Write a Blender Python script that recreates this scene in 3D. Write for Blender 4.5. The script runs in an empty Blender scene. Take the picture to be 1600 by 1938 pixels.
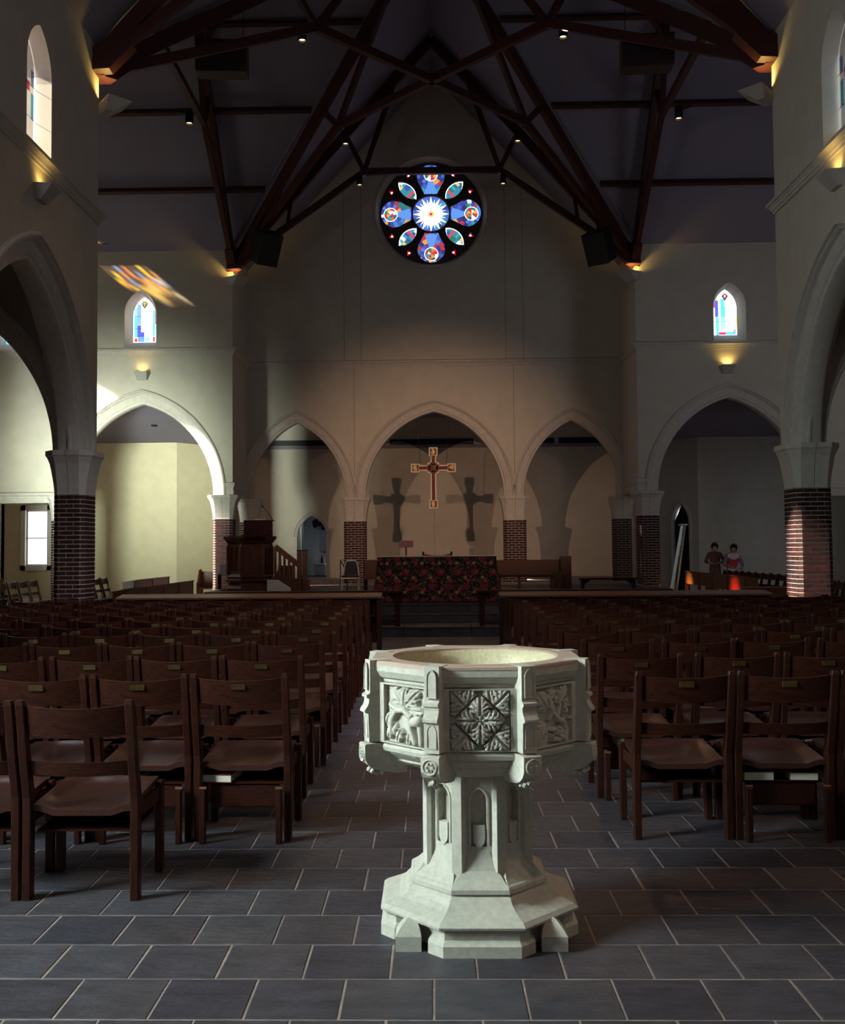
import bpy, bmesh, math, random
from mathutils import Vector, Matrix
from mathutils.geometry import tessellate_polygon
S = bpy.context.scene
COL = S.collection
PI = math.pi
rng = random.Random(7)

# ------------------------------------------------------------------ camera
def make_camera():
    yaw, pitch, roll = 0.02079, 0.04475, -0.00825
    c, s = math.cos(yaw), math.sin(yaw); A = Matrix(((c, s, 0), (-s, c, 0), (0, 0, 1)))
    c, s = math.cos(pitch), math.sin(pitch); B = Matrix(((1, 0, 0), (0, c, s), (0, -s, c)))
    c, s = math.cos(roll), math.sin(roll); D = Matrix(((c, 0, s), (0, 1, 0), (-s, 0, c)))
    R = D @ B @ A
    right, fwd, up = R[0], R[1], R[2]
    m = Matrix(((right[0], up[0], -fwd[0]), (right[1], up[1], -fwd[1]), (right[2], up[2], -fwd[2]))).to_4x4()
    m.translation = Vector((-0.07227, 0, 1.44))
    cd = bpy.data.cameras.new('camera'); co = bpy.data.objects.new('camera', cd); COL.objects.link(co)
    co.matrix_world = m
    cd.sensor_fit = 'HORIZONTAL'; cd.sensor_width = 36; cd.lens = 36*1920.37655/1600
    cd.shift_x = (800-778.44205)/1600; cd.shift_y = (952.07029-969)/1600
    cd.clip_start = .05; cd.clip_end = 200
    S.camera = co
make_camera()
# ------------------------------------------------------------------ world, sun, daylight and fill lamps, exposure
S.view_settings.view_transform = 'Standard'; S.view_settings.look = 'None'
S.view_settings.exposure = 0.0; S.view_settings.gamma = 1.0; S.view_settings.use_curve_mapping = False
try:
    S.cycles.max_bounces = 7; S.cycles.diffuse_bounces = 4; S.cycles.glossy_bounces = 2
    S.cycles.transparent_max_bounces = 12; S.cycles.caustics_reflective = False; S.cycles.caustics_refractive = False
    S.cycles.sample_clamp_indirect = 4.0; S.cycles.use_denoising = True
except Exception: pass
W = bpy.data.worlds.new('sky'); S.world = W; W.use_nodes = True
W.node_tree.nodes['Background'].inputs[0].default_value = (0.80, 0.90, 1.0, 1)
W.node_tree.nodes['Background'].inputs[1].default_value = 3.3
def lamp(name, kind, loc, energy, color, aim=None, size=None, sizey=None, spot=None, blend=.4, radius=.05):
    d = bpy.data.lights.new(name, kind); d.energy = energy; d.color = color
    if kind == 'AREA':
        d.shape = 'RECTANGLE'; d.size = size; d.size_y = sizey or size
    elif kind == 'SPOT':
        d.spot_size = spot; d.spot_blend = blend; d.shadow_soft_size = radius
    elif kind == 'POINT': d.shadow_soft_size = radius
    o = bpy.data.objects.new(name, d); COL.objects.link(o); o.location = loc
    if aim is not None:
        o.rotation_euler = (Vector(aim)-Vector(loc)).to_track_quat('-Z', 'Y').to_euler()
    return o
SUN = Vector((10.93, 1.84, -6.5)).normalized()
sd = bpy.data.lights.new('sun', 'SUN'); sd.energy = 44; sd.angle = .022; sd.color = (1, .93, .80)
so = bpy.data.objects.new('sun', sd); COL.objects.link(so); so.rotation_euler = SUN.to_track_quat('-Z', 'Y').to_euler()
# area lamps added to stand for daylight; no window openings lie behind them
lamp('daylight_nave_window', 'AREA', (-5.22, 2.45, 2.6), 285, (.82, 1.0, .95), (0.1, 3.9, .5), 1.5, 2.4).data.spread = 1.9
lamp('west_fill', 'AREA', (0.5, -5.6, 6.5), 24, (.80, .84, 1.0), (0, 12, 2), 4.0, 4.0)  # unseen fill added for soft light along the nave
lamp('transept_wall_fill', 'AREA', (-8.9, 15.9, 1.9), 140, (.87, 1.0, .82), (-8.5, 26.6, 3.4), 1.8, 2.4).data.spread = .64  # fill added in the aisle arch to light the left transept wall
lamp('daylight_transept_end', 'AREA', (-11.4, 20.6, 8.4), 28, (.92, 1.0, .88), (0, 28, 5.0), 2.0, 2.6)
lamp('daylight_transept_east', 'AREA', (11.2, 18.5, 5.0), 75, (.80, .88, 1.0), (6.0, 26.0, 4.5), 2.6, 4.2)
lamp('daylight_chapel', 'AREA', (-10.4, 28.3, 4.2), 14, (1, .93, .66), (-8.6, 32, 1.6), 1.0, 1.0)
lamp('chapel_right_fill', 'AREA', (10.6, 28.2, 2.4), 7, (.80, .86, 1.0), (8.6, 32, 1.0), 1.0, 1.4)  # fill added to lighten the right chapel wall and the people
lamp('daylight_ambulatory', 'AREA', (5.7, 31.4, 3.0), 1.6, (.72, .84, 1.0), (2.6, 34.5, 1.8), 1.0, 1.6)
lamp('daylight_sacristy', 'AREA', (-5.2, 36.2, 2.3), 5, (.75, .88, 1.0), (-3.8, 36.2, 1.2), .9, 1.3)
lamp('daylight_clerestory', 'AREA', (-5.2, 8.4, 8.0), 100, (.88, .94, 1.0), (5.3, 12, 5.5), 1.2, 2.2)
lamp('chair_rows_fill', 'AREA', (5.2, 4.6, 7.6), 110, (.95, .95, 1.0), (-2.4, 10.5, .5), 1.0, 1.8).data.spread = .80  # unseen fill added to lighten the left chair rows
# two spotlights high on the nave walls trained on the hanging cross
for sx in (-1, 1):
    lamp('cross_spot_lamp', 'SPOT', (sx*5.1, 6.1, 6.3), 3000, (1, .62, .40), (0, 29, 2.9), spot=.46, blend=1.0, radius=.05)
lamp('altar_fill', 'SPOT', (0.2, 7.6, 9.4), 420, (1, .62, .40), (0.2, 18.2, .8), spot=.40, blend=.9, radius=.08)  # unseen fill added to light the altar front
lamp('pulpit_fill', 'SPOT', (-2.6, 11.0, 9.4), 330, (1, .62, .40), (-4.1, 22.9, 1.2), spot=.26, blend=.9, radius=.08)  # unseen fill added to light the dark pulpit
lamp('nave_downlight', 'SPOT', (4.2, 2.6, 8.6), 260, (1, .58, .36), (.5, 4.2, .4), spot=.8, blend=.8, radius=.08)

# ------------------------------------------------------------------ material helpers
def new_mat(name):
    m = bpy.data.materials.new(name); m.use_nodes = True
    nt = m.node_tree; return m, nt, nt.nodes['Principled BSDF']
def mat(name, c, rough=.7, var=.12, scale=6, bump=0, bscale=60, spec=.3, metal=0, stretch=None, c2=None):
    m, nt, b = new_mat(name)
    b.inputs['Roughness'].default_value = rough; b.inputs['Metallic'].default_value = metal
    b.inputs['Specular IOR Level'].default_value = spec
    tc = nt.nodes.new('ShaderNodeTexCoord'); mp = nt.nodes.new('ShaderNodeMapping')
    nt.links.new(tc.outputs['Object'], mp.inputs[0])
    if stretch: mp.inputs['Scale'].default_value = stretch
    n = nt.nodes.new('ShaderNodeTexNoise'); n.inputs['Scale'].default_value = scale; n.inputs['Detail'].default_value = 5
    nt.links.new(mp.outputs[0], n.inputs['Vector'])
    r = nt.nodes.new('ShaderNodeValToRGB'); r.color_ramp.elements[0].position = .3; r.color_ramp.elements[1].position = .7
    lo = c2 if c2 else tuple(x*(1-var) for x in c); hi = tuple(min(1, x*(1+var)) for x in c)
    r.color_ramp.elements[0].color = (*lo, 1); r.color_ramp.elements[1].color = (*hi, 1)
    nt.links.new(n.outputs[0], r.inputs[0]); nt.links.new(r.outputs[0], b.inputs['Base Color'])
    if bump:
        n2 = nt.nodes.new('ShaderNodeTexNoise'); n2.inputs['Scale'].default_value = bscale; n2.inputs['Detail'].default_value = 6
        nt.links.new(mp.outputs[0], n2.inputs['Vector'])
        bp = nt.nodes.new('ShaderNodeBump'); bp.inputs['Strength'].default_value = bump; bp.inputs['Distance'].default_value = .01
        nt.links.new(n2.outputs[0], bp.inputs['Height']); nt.links.new(bp.outputs[0], b.inputs['Normal'])
    return m
def glow(name, c, s):
    m = bpy.data.materials.new(name); m.use_nodes = True; nt = m.node_tree; nt.nodes.clear()
    e = nt.nodes.new('ShaderNodeEmission'); e.inputs[0].default_value = (*c, 1); e.inputs[1].default_value = s
    o = nt.nodes.new('ShaderNodeOutputMaterial'); nt.links.new(e.outputs[0], o.inputs[0]); return m
GL = {}
def glass(c, back=1.0):
    """stained glass: lets the sky and sun through, tinted; streaks and seeds from a noise"""
    k = tuple(round(x, 3) for x in c)+(back,)
    if k in GL: return GL[k]
    m = bpy.data.materials.new('stained_glass'); m.use_nodes = True; nt = m.node_tree; nt.nodes.clear()
    t = nt.nodes.new('ShaderNodeBsdfTransparent'); g = nt.nodes.new('ShaderNodeBsdfGlossy'); g.inputs['Roughness'].default_value = .15
    n = nt.nodes.new('ShaderNodeTexNoise'); n.inputs['Scale'].default_value = 9
    mx = nt.nodes.new('ShaderNodeMixRGB'); mx.inputs[1].default_value = (*[min(1, x*back) for x in c], 1)
    mx.inputs[2].default_value = (*[min(1, x*back*.72+.02) for x in c], 1)
    nt.links.new(n.outputs[0], mx.inputs[0]); nt.links.new(mx.outputs[0], t.inputs[0])
    ms = nt.nodes.new('ShaderNodeMixShader'); ms.inputs[0].default_value = .04
    o = nt.nodes.new('ShaderNodeOutputMaterial')
    nt.links.new(t.outputs[0], ms.inputs[1]); nt.links.new(g.outputs[0], ms.inputs[2]); nt.links.new(ms.outputs[0], o.inputs[0])
    GL[k] = m; return m
def object_varied(name, cols, rough, bump, bscale, scale=4, spec=.3, stretch=None):
    """colour differs from piece to piece (object random + island random)"""
    m, nt, b = new_mat(name); b.inputs['Roughness'].default_value = rough; b.inputs['Specular IOR Level'].default_value = spec
    oi = nt.nodes.new('ShaderNodeObjectInfo'); ge = nt.nodes.new('ShaderNodeNewGeometry')
    ad = nt.nodes.new('ShaderNodeMath'); ad.operation = 'ADD'; fr = nt.nodes.new('ShaderNodeMath'); fr.operation = 'FRACT'
    nt.links.new(oi.outputs['Random'], ad.inputs[0]); nt.links.new(ge.outputs['Random Per Island'], ad.inputs[1]); nt.links.new(ad.outputs[0], fr.inputs[0])
    r = nt.nodes.new('ShaderNodeValToRGB'); el = r.color_ramp.elements
    for i, c in enumerate(cols):
        e = el[i] if i < 2 else el.new(.5)
        e.color = (*c, 1)
    for i in range(len(cols)): el[i].position = i/(len(cols)-1)
    for i, c in enumerate(cols): el[i].color = (*c, 1)
    nt.links.new(fr.outputs[0], r.inputs[0])
    n = nt.nodes.new('ShaderNodeTexNoise'); n.inputs['Scale'].default_value = scale; n.inputs['Detail'].default_value = 6
    mp = nt.nodes.new('ShaderNodeMapping'); nt.links.new(ge.outputs['Position'], mp.inputs[0])
    if stretch: mp.inputs['Scale'].default_value = stretch
    nt.links.new(mp.outputs[0], n.inputs['Vector'])
    mr = nt.nodes.new('ShaderNodeMapRange'); mr.inputs[1].default_value = .3; mr.inputs[2].default_value = .7; mr.inputs[3].default_value = .68; mr.inputs[4].default_value = 1.3
    nt.links.new(n.outputs[0], mr.inputs[0])
    mx = nt.nodes.new('ShaderNodeMixRGB'); mx.blend_type = 'MULTIPLY'; mx.inputs[0].default_value = 1
    nt.links.new(r.outputs[0], mx.inputs[1]); nt.links.new(mr.outputs[0], mx.inputs[2]); nt.links.new(mx.outputs[0], b.inputs['Base Color'])
    n2 = nt.nodes.new('ShaderNodeTexNoise'); n2.inputs['Scale'].default_value = bscale; n2.inputs['Detail'].default_value = 8
    nt.links.new(mp.outputs[0], n2.inputs['Vector'])
    bp = nt.nodes.new('ShaderNodeBump'); bp.inputs['Strength'].default_value = bump; bp.inputs['Distance'].default_value = .01
    nt.links.new(n2.outputs[0], bp.inputs['Height']); nt.links.new(bp.outputs[0], b.inputs['Normal'])
    return m
M = dict(
    plaster=mat('plaster', (.64, .585, .50), .9, .05, 3, .12, 140),
    plaster_yellow=mat('plaster_yellow', (.66, .58, .41), .9, .05, 3, .1, 140),
    ceiling=mat('ceiling_paint', (.27, .24, .31), .95, .04, 2),
    cast=mat('cast_stone', (.63, .58, .53), .8, .07, 9, .15, 90),
    joint=mat('joint', (.20, .17, .15), .9, .05),
    mortar=mat('mortar', (.56, .52, .49), .95, .1, 30, .3, 120),
    grout=mat('grout', (.42, .33, .29), .95, .2, 20, .3, 100),
    brick=object_varied('brick', [(.050, .017, .015), (.085, .027, .022), (.036, .015, .015), (.066, .023, .020)], .75, .35, 55, 25),
    slate=object_varied('slate', [(.048, .045, .061), (.068, .064, .080), (.060, .052, .062), (.042, .040, .057), (.074, .067, .078)], .48, .9, 14, 7, .5, (1, 2.2, 1)),
    seat=mat('oak_seat', (.060, .020, .015), .30, .3, 5, 0, 70, .5, 0, (26, 3, 26), (.030, .010, .008)),
    wood=mat('oak_dark', (.042, .0108, .0058), .40, .35, 5, .15, 70, .20, 0, (26, 3, 26), (.020, .0055, .0035)),
    woodv=mat('oak_dark_upright', (.040, .0104, .0055), .42, .35, 5, .15, 70, .20, 0, (30, 30, 3), (.020, .0055, .0035)),
    woodx=mat('oak_dark_across', (.042, .0108, .0058), .40, .4, 5, .15, 70, .20, 0, (3, 26, 26), (.019, .005, .0033)),
    pew=mat('pew_oak', (.15, .052, .024), .38, .3, 5, .1, 70, .5, 0, (4, 30, 30), (.07, .022, .012)),
    pewv=mat('pulpit_oak', (.12, .036, .018), .4, .3, 5, .1, 70, .45, 0, (30, 30, 4), (.06, .018, .010)),
    steel=mat('painted_steel', (.062, .013, .011), .5, .12, 8, .05, 50, .4),
    stone=mat('limestone', (.66, .64, .56), .85, .05, 40, .22, 160, .2, 0, None, (.58, .55, .48)),
    rim=mat('limestone_rim_warm', (.60, .45, .37), .7, .08, 30, .15, 160),  # limestone with the pink of the warm lamplight put into its colour
    bowl=mat('hammered_bowl', (.72, .64, .42), .35, .12, 70, .5, 45, .5),
    black=mat('black_metal', (.012, .012, .014), .45, .1, 8),
    grille=mat('speaker_grille', (.035, .028, .028), .8, .2, 200),
    boxred=mat('speaker_cabinet', (.05, .024, .018), .6, .2, 20),
    fixture=mat('fixture_paint', (.50, .47, .44), .7, .05, 8),
    brass=mat('brass', (.24, .165, .075), .30, .15, 40, .2, 90, .5, 1),
    gold=mat('gold_leaf', (.95, .66, .20), .4, .2, 60, .3, 90, .5, .15),
    cream=mat('cream_edge', (.92, .86, .70), .6, .05),
    cross_red=mat('cross_red', (.22, .030, .022), .55, .15, 30),
    steelbright=mat('bright_tube', (.80, .78, .70), .35, .05, 8, 0, 60, .5, .3),
    vinyl=mat('black_vinyl', (.03, .032, .05), .5, .1, 8),
    page=mat('page_edges', (.80, .77, .66), .8, .12, 8, 0, 60, .3, 0, (2, 2, 220)),
    maroon=mat('maroon_cover', (.20, .018, .020), .6, .15, 30),
    navy=mat('navy_cover', (.03, .032, .06), .6, .15, 30),
    white=mat('white_paint', (.80, .80, .78), .6, .04),
    linen=mat('white_linen', (.82, .78, .70), .9, .05, 40),
    lead=mat('lead_came', (.018, .016, .017), .6, .1),
    tracery=mat('tracery_stone', (.085, .065, .062), .9, .1, 12, .1),
    alu=mat('aluminium', (.55, .60, .58), .4, .06, 20, 0, 60, .5, .7),
    cabinet=mat('cabinet_grey', (.34, .40, .48), .5, .04),
    curtain=mat('curtain_cloth', (.62, .66, .52), .9, .08, 10),
    plum=mat('plum_lacquer', (.10, .018, .030), .4, .1),
    wax=mat('wax', (.82, .78, .66), .5, .03),
    skin=mat('skin', (.55, .34, .25), .6, .05), hair=mat('hair', (.10, .055, .035), .8, .3, 30),
    shirt_dark=mat('shirt_brown', (.16, .09, .08), .9, .1, 20), shirt_lilac=mat('shirt_lilac', (.26, .19, .34), .9, .12, 14),
    shirt_white=mat('shirt_white', (.62, .62, .66), .9, .05, 14), shirt_red=mat('shirt_red', (.55, .05, .07), .9, .1, 14),
    trouser=mat('trouser_grey', (.14, .14, .17), .9, .1, 14),
)
def floral():
    m, nt, b = new_mat('floral_brocade'); b.inputs['Roughness'].default_value = .9
    tc = nt.nodes.new('ShaderNodeTexCoord'); L = nt.links.new
    sep = nt.nodes.new('ShaderNodeSeparateXYZ'); L(tc.outputs['Object'], sep.inputs[0])
    def math_(op, a, c=None):
        n = nt.nodes.new('ShaderNodeMath'); n.operation = op
        for i, v in enumerate((a, c)):
            if v is None: continue
            if isinstance(v, (int, float)): n.inputs[i].default_value = v
            else: L(v, n.inputs[i])
        return n.outputs[0]
    u = math_('ADD', sep.outputs[0], sep.outputs[1])
    def cells(du, dv, off, rad):
        """half-drop rows of round flowers; returns the distance to the nearest one"""
        v = math_('ADD', sep.outputs[2], off); row = math_('FLOOR', math_('DIVIDE', v, dv))
        uu = math_('ADD', math_('DIVIDE', math_('ADD', u, off*1.7), du), math_('MULTIPLY', row, .5))
        a = math_('MULTIPLY', math_('SUBTRACT', math_('FRACT', uu), .5), du)
        c = math_('MULTIPLY', math_('SUBTRACT', math_('FRACT', math_('DIVIDE', v, dv)), .5), dv)
        return math_('SQRT', math_('ADD', math_('MULTIPLY', a, a), math_('MULTIPLY', c, c)))
    cur = None
    vor = nt.nodes.new('ShaderNodeTexVoronoi'); vor.inputs['Scale'].default_value = 34; L(tc.outputs['Object'], vor.inputs['Vector'])
    r0 = nt.nodes.new('ShaderNodeValToRGB'); r0.color_ramp.interpolation = 'CONSTANT'
    el = r0.color_ramp.elements
    base = [(0, (.012, .011, .012)), (.45, (.085, .08, .05)), (.62, (.17, .03, .035)), (.78, (.022, .026, .028)), (.92, (.20, .15, .07))]
    el[0].position, el[0].color = 0, (*base[0][1], 1); el[1].position, el[1].color = base[1][0], (*base[1][1], 1)
    for p, c in base[2:]:
        e = el.new(p); e.color = (*c, 1)
    sx = nt.nodes.new('ShaderNodeSeparateColor'); L(vor.outputs['Color'], sx.inputs[0]); L(sx.outputs[0], r0.inputs[0])
    cur = r0.outputs[0]
    wob = nt.nodes.new('ShaderNodeTexNoise'); wob.inputs['Scale'].default_value = 55; L(tc.outputs['Object'], wob.inputs['Vector'])
    for du, dv, off, rad, colr in ((.31, .26, .11, .062, (.24, .03, .04)), (.31, .155, .0, .031, (.60, .085, .09)), (.31, .155, .0, .013, (.12, .02, .02)), (.31, .26, .21, .030, (.42, .28, .11))):
        d = math_('ADD', cells(du, dv, off, rad), math_('MULTIPLY', math_('SUBTRACT', wob.outputs[0], .5), .03))
        inside = math_('LESS_THAN', d, rad)
        mx = nt.nodes.new('ShaderNodeMixRGB'); L(inside, mx.inputs[0]); L(cur, mx.inputs[1]); mx.inputs[2].default_value = (*colr, 1)
        cur = mx.outputs[0]
    L(cur, b.inputs['Base Color']); return m
M['floral'] = floral()

# ------------------------------------------------------------------ mesh helpers
class MB:
    def __init__(s): s.v = []; s.f = []; s.m = []; s.mi = 0
    def add(s, vs, fs):
        o = len(s.v); s.v += [tuple(p) for p in vs]
        for f in fs: s.f.append([i+o for i in f]); s.m.append(s.mi)
        return s
    def box(s, x0, x1, y0, y1, z0, z1, T=None):
        P = [Vector(p) for p in ((x0, y0, z0), (x1, y0, z0), (x1, y1, z0), (x0, y1, z0), (x0, y0, z1), (x1, y0, z1), (x1, y1, z1), (x0, y1, z1))]
        if T is not None: P = [T @ p for p in P]
        return s.add(P, ((0, 3, 2, 1), (4, 5, 6, 7), (0, 1, 5, 4), (1, 2, 6, 5), (2, 3, 7, 6), (3, 0, 4, 7)))
    def bbox(s, x0, x1, y0, y1, z0, z1, b=.004, T=None):
        """box with bevelled edges"""
        bm = bmesh.new(); g = bmesh.ops.create_cube(bm, size=1)
        for v in bm.verts:
            v.co = Vector((x0+(v.co.x+.5)*(x1-x0), y0+(v.co.y+.5)*(y1-y0), z0+(v.co.z+.5)*(z1-z0)))
        bmesh.ops.bevel(bm, geom=bm.edges[:], offset=b, segments=1, affect='EDGES')
        return s.bm(bm, T)
    def bm(s, bm, T=None):
        bm.verts.index_update()
        vs = [(T @ v.co) if T is not None else v.co.copy() for v in bm.verts]; fs = [[v.index for v in f.verts] for f in bm.faces]; bm.free()
        return s.add(vs, fs)
    def loft(s, rings, closed=True, caps=True):
        n = len(rings[0]); vs = [p for r in rings for p in r]; fs = []
        for i in range(len(rings)-1):
            for j in range(n if closed else n-1):
                k = (j+1) % n
                fs.append((i*n+j, i*n+k, (i+1)*n+k, (i+1)*n+j))
        if caps and closed:
            fs.append(tuple(range(n))[::-1]); fs.append(tuple(range((len(rings)-1)*n, len(rings)*n)))
        return s.add(vs, fs)
    def tube(s, pts, r, n=8, caps=True):
        pts = [Vector(p) for p in pts]; rings = []; up = None
        rr = r if isinstance(r, (list, tuple)) else [r]*len(pts)
        for i, p in enumerate(pts):
            t = (pts[min(i+1, len(pts)-1)]-pts[max(i-1, 0)]).normalized()
            if up is None: up = Vector((0, 0, 1)) if abs(t.z) < .9 else Vector((1, 0, 0))
            a = t.cross(up).normalized(); b = a.cross(t).normalized(); up = b
            rings.append([p+rr[i]*(math.cos(2*PI*k/n)*a+math.sin(2*PI*k/n)*b) for k in range(n)])
        return s.loft(rings, True, caps)
    def lathe(s, prof, c=(0, 0, 0), n=24, ph=0, caps=False):
        """prof: (r, z) list"""
        rings = [[Vector((c[0]+r*math.cos(2*PI*k/n+ph), c[1]+r*math.sin(2*PI*k/n+ph), c[2]+z)) for k in range(n)] for r, z in prof]
        return s.loft(rings, True, caps)
    def prism(s, loops, P, d):
        """loops: 2D outlines (first outer, then holes); P maps (u,v,w) to 3D; extruded w 0..d"""
        if isinstance(loops[0][0], (int, float)): loops = [loops]
        flat = [p for l in loops for p in l]; n = len(flat)
        tris = tessellate_polygon([[Vector((u, v, 0)) for u, v in l] for l in loops])
        vs = [P(u, v, 0) for u, v in flat]+[P(u, v, d) for u, v in flat]
        fs = [tuple(t) for t in tris]+[tuple(i+n for i in t)[::-1] for t in tris]
        o = 0
        for l in loops:
            k = len(l)
            for i in range(k): j = (i+1) % k; fs.append((o+i, o+j, o+j+n, o+i+n))
            o += k
        return s.add(vs, fs)
    def beam(s, a, b, w, h, up=(0, 0, 1)):
        """rectangular bar from a to b"""
        a, b = Vector(a), Vector(b); t = (b-a).normalized(); up = Vector(up)
        x = t.cross(up).normalized(); y = x.cross(t).normalized()
        rings = [[p+sx*w/2*x+sy*h/2*y for sx, sy in ((-1, -1), (1, -1), (1, 1), (-1, 1))] for p in (a, b)]
        return s.loft(rings)
    def build(s, name, mats, parent=None, smooth=False, recalc=True):
        me = bpy.data.meshes.new(name); me.from_pydata(s.v, [], s.f)
        mats = mats if isinstance(mats, (list, tuple)) else [mats]
        for m in mats: me.materials.append(m)
        if len(mats) > 1: me.polygons.foreach_set('material_index', s.m)
        if recalc:
            bm = bmesh.new(); bm.from_mesh(me); bmesh.ops.recalc_face_normals(bm, faces=bm.faces); bm.to_mesh(me); bm.free()
        if smooth:
            me.polygons.foreach_set('use_smooth', [True]*len(me.polygons))
        me.update()
        o = bpy.data.objects.new(name, me); COL.objects.link(o)
        if smooth and smooth is not True:
            me.set_sharp_from_angle(angle=smooth)
        if parent: o.parent = parent
        return o
def tag(o, label=None, cat=None, group=None, kind=None):
    if label: o['label'] = label
    if cat: o['category'] = cat
    if group: o['group'] = group
    if kind: o['kind'] = kind
    return o
def thing(name, label, cat, loc=(0, 0, 0), rz=0, group=None):
    o = bpy.data.objects.new(name, None); COL.objects.link(o); o.location = loc; o.rotation_euler = (0, 0, rz)
    o.empty_display_size = .1
    return tag(o, label, cat, group)
def struct(o): o['kind'] = 'structure'; return o
def stuff(o): o['kind'] = 'stuff'; return o
def dup(root, loc, rz, label=None, group=None, skip=()):
    r = root.copy(); COL.objects.link(r); r.location = loc; r.rotation_euler = (0, 0, rz)
    if label: r['label'] = label
    if group: r['group'] = group
    for ch in list(root.children):
        if ch.name.split('.')[0] in skip: continue
        c = ch.copy(); COL.objects.link(c); c.parent = r
        for g in ch.children:
            d = g.copy(); COL.objects.link(d); d.parent = c
    return r
def inst(o, parent, loc=(0, 0, 0), rz=0):
    c = o.copy(); COL.objects.link(c); c.parent = parent; c.location = loc; c.rotation_euler = (0, 0, rz); return c

# pointed arch: two arcs; offset o keeps their centres
def arch(s, rise, zs, o=0, n=14, u0=0):
    R = (s*s+rise*rise)/(2*s); c = R-s; r = R+o; am = math.acos(max(-1, min(1, c/r)))
    rt = [(u0-c+r*math.cos(am*i/n), zs+r*math.sin(am*i/n)) for i in range(n+1)]
    lf = [(2*u0-u, v) for u, v in rt]
    return lf+rt[::-1][1:]          # left spring -> apex -> right spring
def lancet(s, rise, z0, zs, o=0, n=8, u0=0):
    return arch(s, rise, zs, o, n, u0)+[(u0+s+o, z0-o), (u0-s-o, z0-o)]
RING = [(.37, -.02), (.37, .045), (.345, .065), (.315, .065), (.305, .02), (.287, .018), (.279, -.02), (.262, -.022), (.254, -.05), (.20, -.058), (.09, -.085), (.07, -.11), (.02, -.12), (0, -.15)]
def arch_ring(P, s, rise, zs, T, prof=RING, both=True, n=18):
    """moulded stone ring round an arch. P(u, v, w): w>0 comes out of the wall face, T = wall thickness"""
    pr = list(prof)
    pr = pr+([(o, -T-d) for o, d in prof[::-1]] if both else [(0, -T)])
    cols = [arch(s, rise, zs, o, n) for o, d in pr]
    rings = [[P(cols[k][i][0], cols[k][i][1], pr[k][1]) for k in range(len(pr))] for i in range(len(cols[0]))]
    return MB().loft(rings, False, False)
# ------------------------------------------------------------------ main dimensions
HW = 5.33; YE = 15.76; YA = 26.59; YB = 28.75; YC = 34.5; EAVE = 9.42; RIDGE = 15.12; CY = 21.17
SPR = 2.90; ARS, ARR = 1.88, 2.435; XA = 7.75; PL = .475
T_W = .53
tile_p, gx, gy = .29483, -.08065, 3.171
# ------------------------------------------------------------------ floor with its slate tiles
fl = MB().box(-14.5, 14.5, -7, 40, -.12, -.0022).build('floor', M['grout']); struct(fl)
def tile_mesh(w, d, k):
    b = MB(); g = .0035; r2 = random.Random(k)
    e = .0035
    top = [(-w/2+g+e, -d/2+g+e), (w/2-g-e, -d/2+g+e), (w/2-g-e, d/2-g-e), (-w/2+g+e, d/2-g-e)]
    bot = [(-w/2+g, -d/2+g), (w/2-g, -d/2+g), (w/2-g, d/2-g), (-w/2+g, d/2-g)]
    j = lambda: r2.uniform(-.0012, .0012)
    bot = [(x+j(), y+j()) for x, y in bot]
    top = [(x+j(), y+j()) for x, y in top]
    b.loft([[Vector((x, y, -.008)) for x, y in bot], [Vector((x, y, -.0015)) for x, y in bot], [Vector((x, y, r2.uniform(-.0006, .0008))) for x, y in top]])
    return b
TM = []
for k in range(6):
    o = tile_mesh(tile_p, tile_p, k).build('tile', M['slate'], fl); TM.append(o)
half = [tile_mesh(tile_p, tile_p*.47, 20).build('tile', M['slate'], fl), tile_mesh(tile_p, tile_p*.52, 21).build('tile', M['slate'], fl)]
used = set(); rest = MB(); n_t = 0
for r in range(-3, 47):
    yc = gy+(r+.5)*tile_p
    if yc > 16.4: break
    xo = gx+(.5*tile_p if r % 2 == 1 else 0)
    lim = .50*max(yc, 2.6)+.35
    for k in range(-20, 21):
        xc = xo+(k+.5)*tile_p
        if abs(xc) > 5.5: continue
        if r == 1 and abs(xc+.555) < .02:      # one tile is cracked across
            half[0].location = (xc, yc-tile_p*.26, 0); half[1].location = (xc, yc+tile_p*.235, 0); continue
        if r >= -1 and n_t < 296 and -lim < xc < lim:
            j = rng.randrange(6)
            if j not in used: o = TM[j]; used.add(j)
            else: o = TM[j].copy(); COL.objects.link(o)
            o.location = (xc, yc, rng.uniform(-.0004, .0004)); n_t += 1
        else:
            m4 = Matrix.Translation((xc, yc, 0)); t = TM[rng.randrange(6)].data
            rest.add([m4 @ v.co for v in t.vertices], [list(p.vertices) for p in t.polygons])
for j in range(6):
    if j not in used: bpy.data.objects.remove(TM[j])
stuff(rest.build('tile', M['slate'], fl))
# chancel platform: three slate steps, each built of blocks
pf = MB().box(-5.2, 5.2, 17.78, YA, -.01, PL-.012).box(-5.86, 5.86, YA, YC+.1, -.01, PL-.012).build('floor_chancel', M['grout']); struct(pf)
def step_blocks(y0, y1, z, h, n, x=4.95):
    for i in range(n):
        x0 = -x+2*x*i/n; x1 = -x+2*x*(i+1)/n
        MB().bbox(x0+.003, x1-.003, y0+.012, y1, z-h, z-.03, .003).build('riser_block', M['slate'], pf)
        MB().bbox(x0+.003, x1-.003, y0, y1, z-.028, z, .004).build('tread_slab', M['slate'], pf)
step_blocks(16.53, 17.44, .165, .175, 9)
step_blocks(17.43, 17.74, .32, .165, 7)
step_blocks(17.73, 18.3, PL, .165, 9)
b = MB()
for i in range(28):
    for j in range(28):
        x = -5.1+(i+.5)*10.2/28; y = 18.32+j*.3
        if y > YA: continue
        b.box(x-.178, x+.178, y+.004, y+.296, PL-.02, PL)
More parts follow.
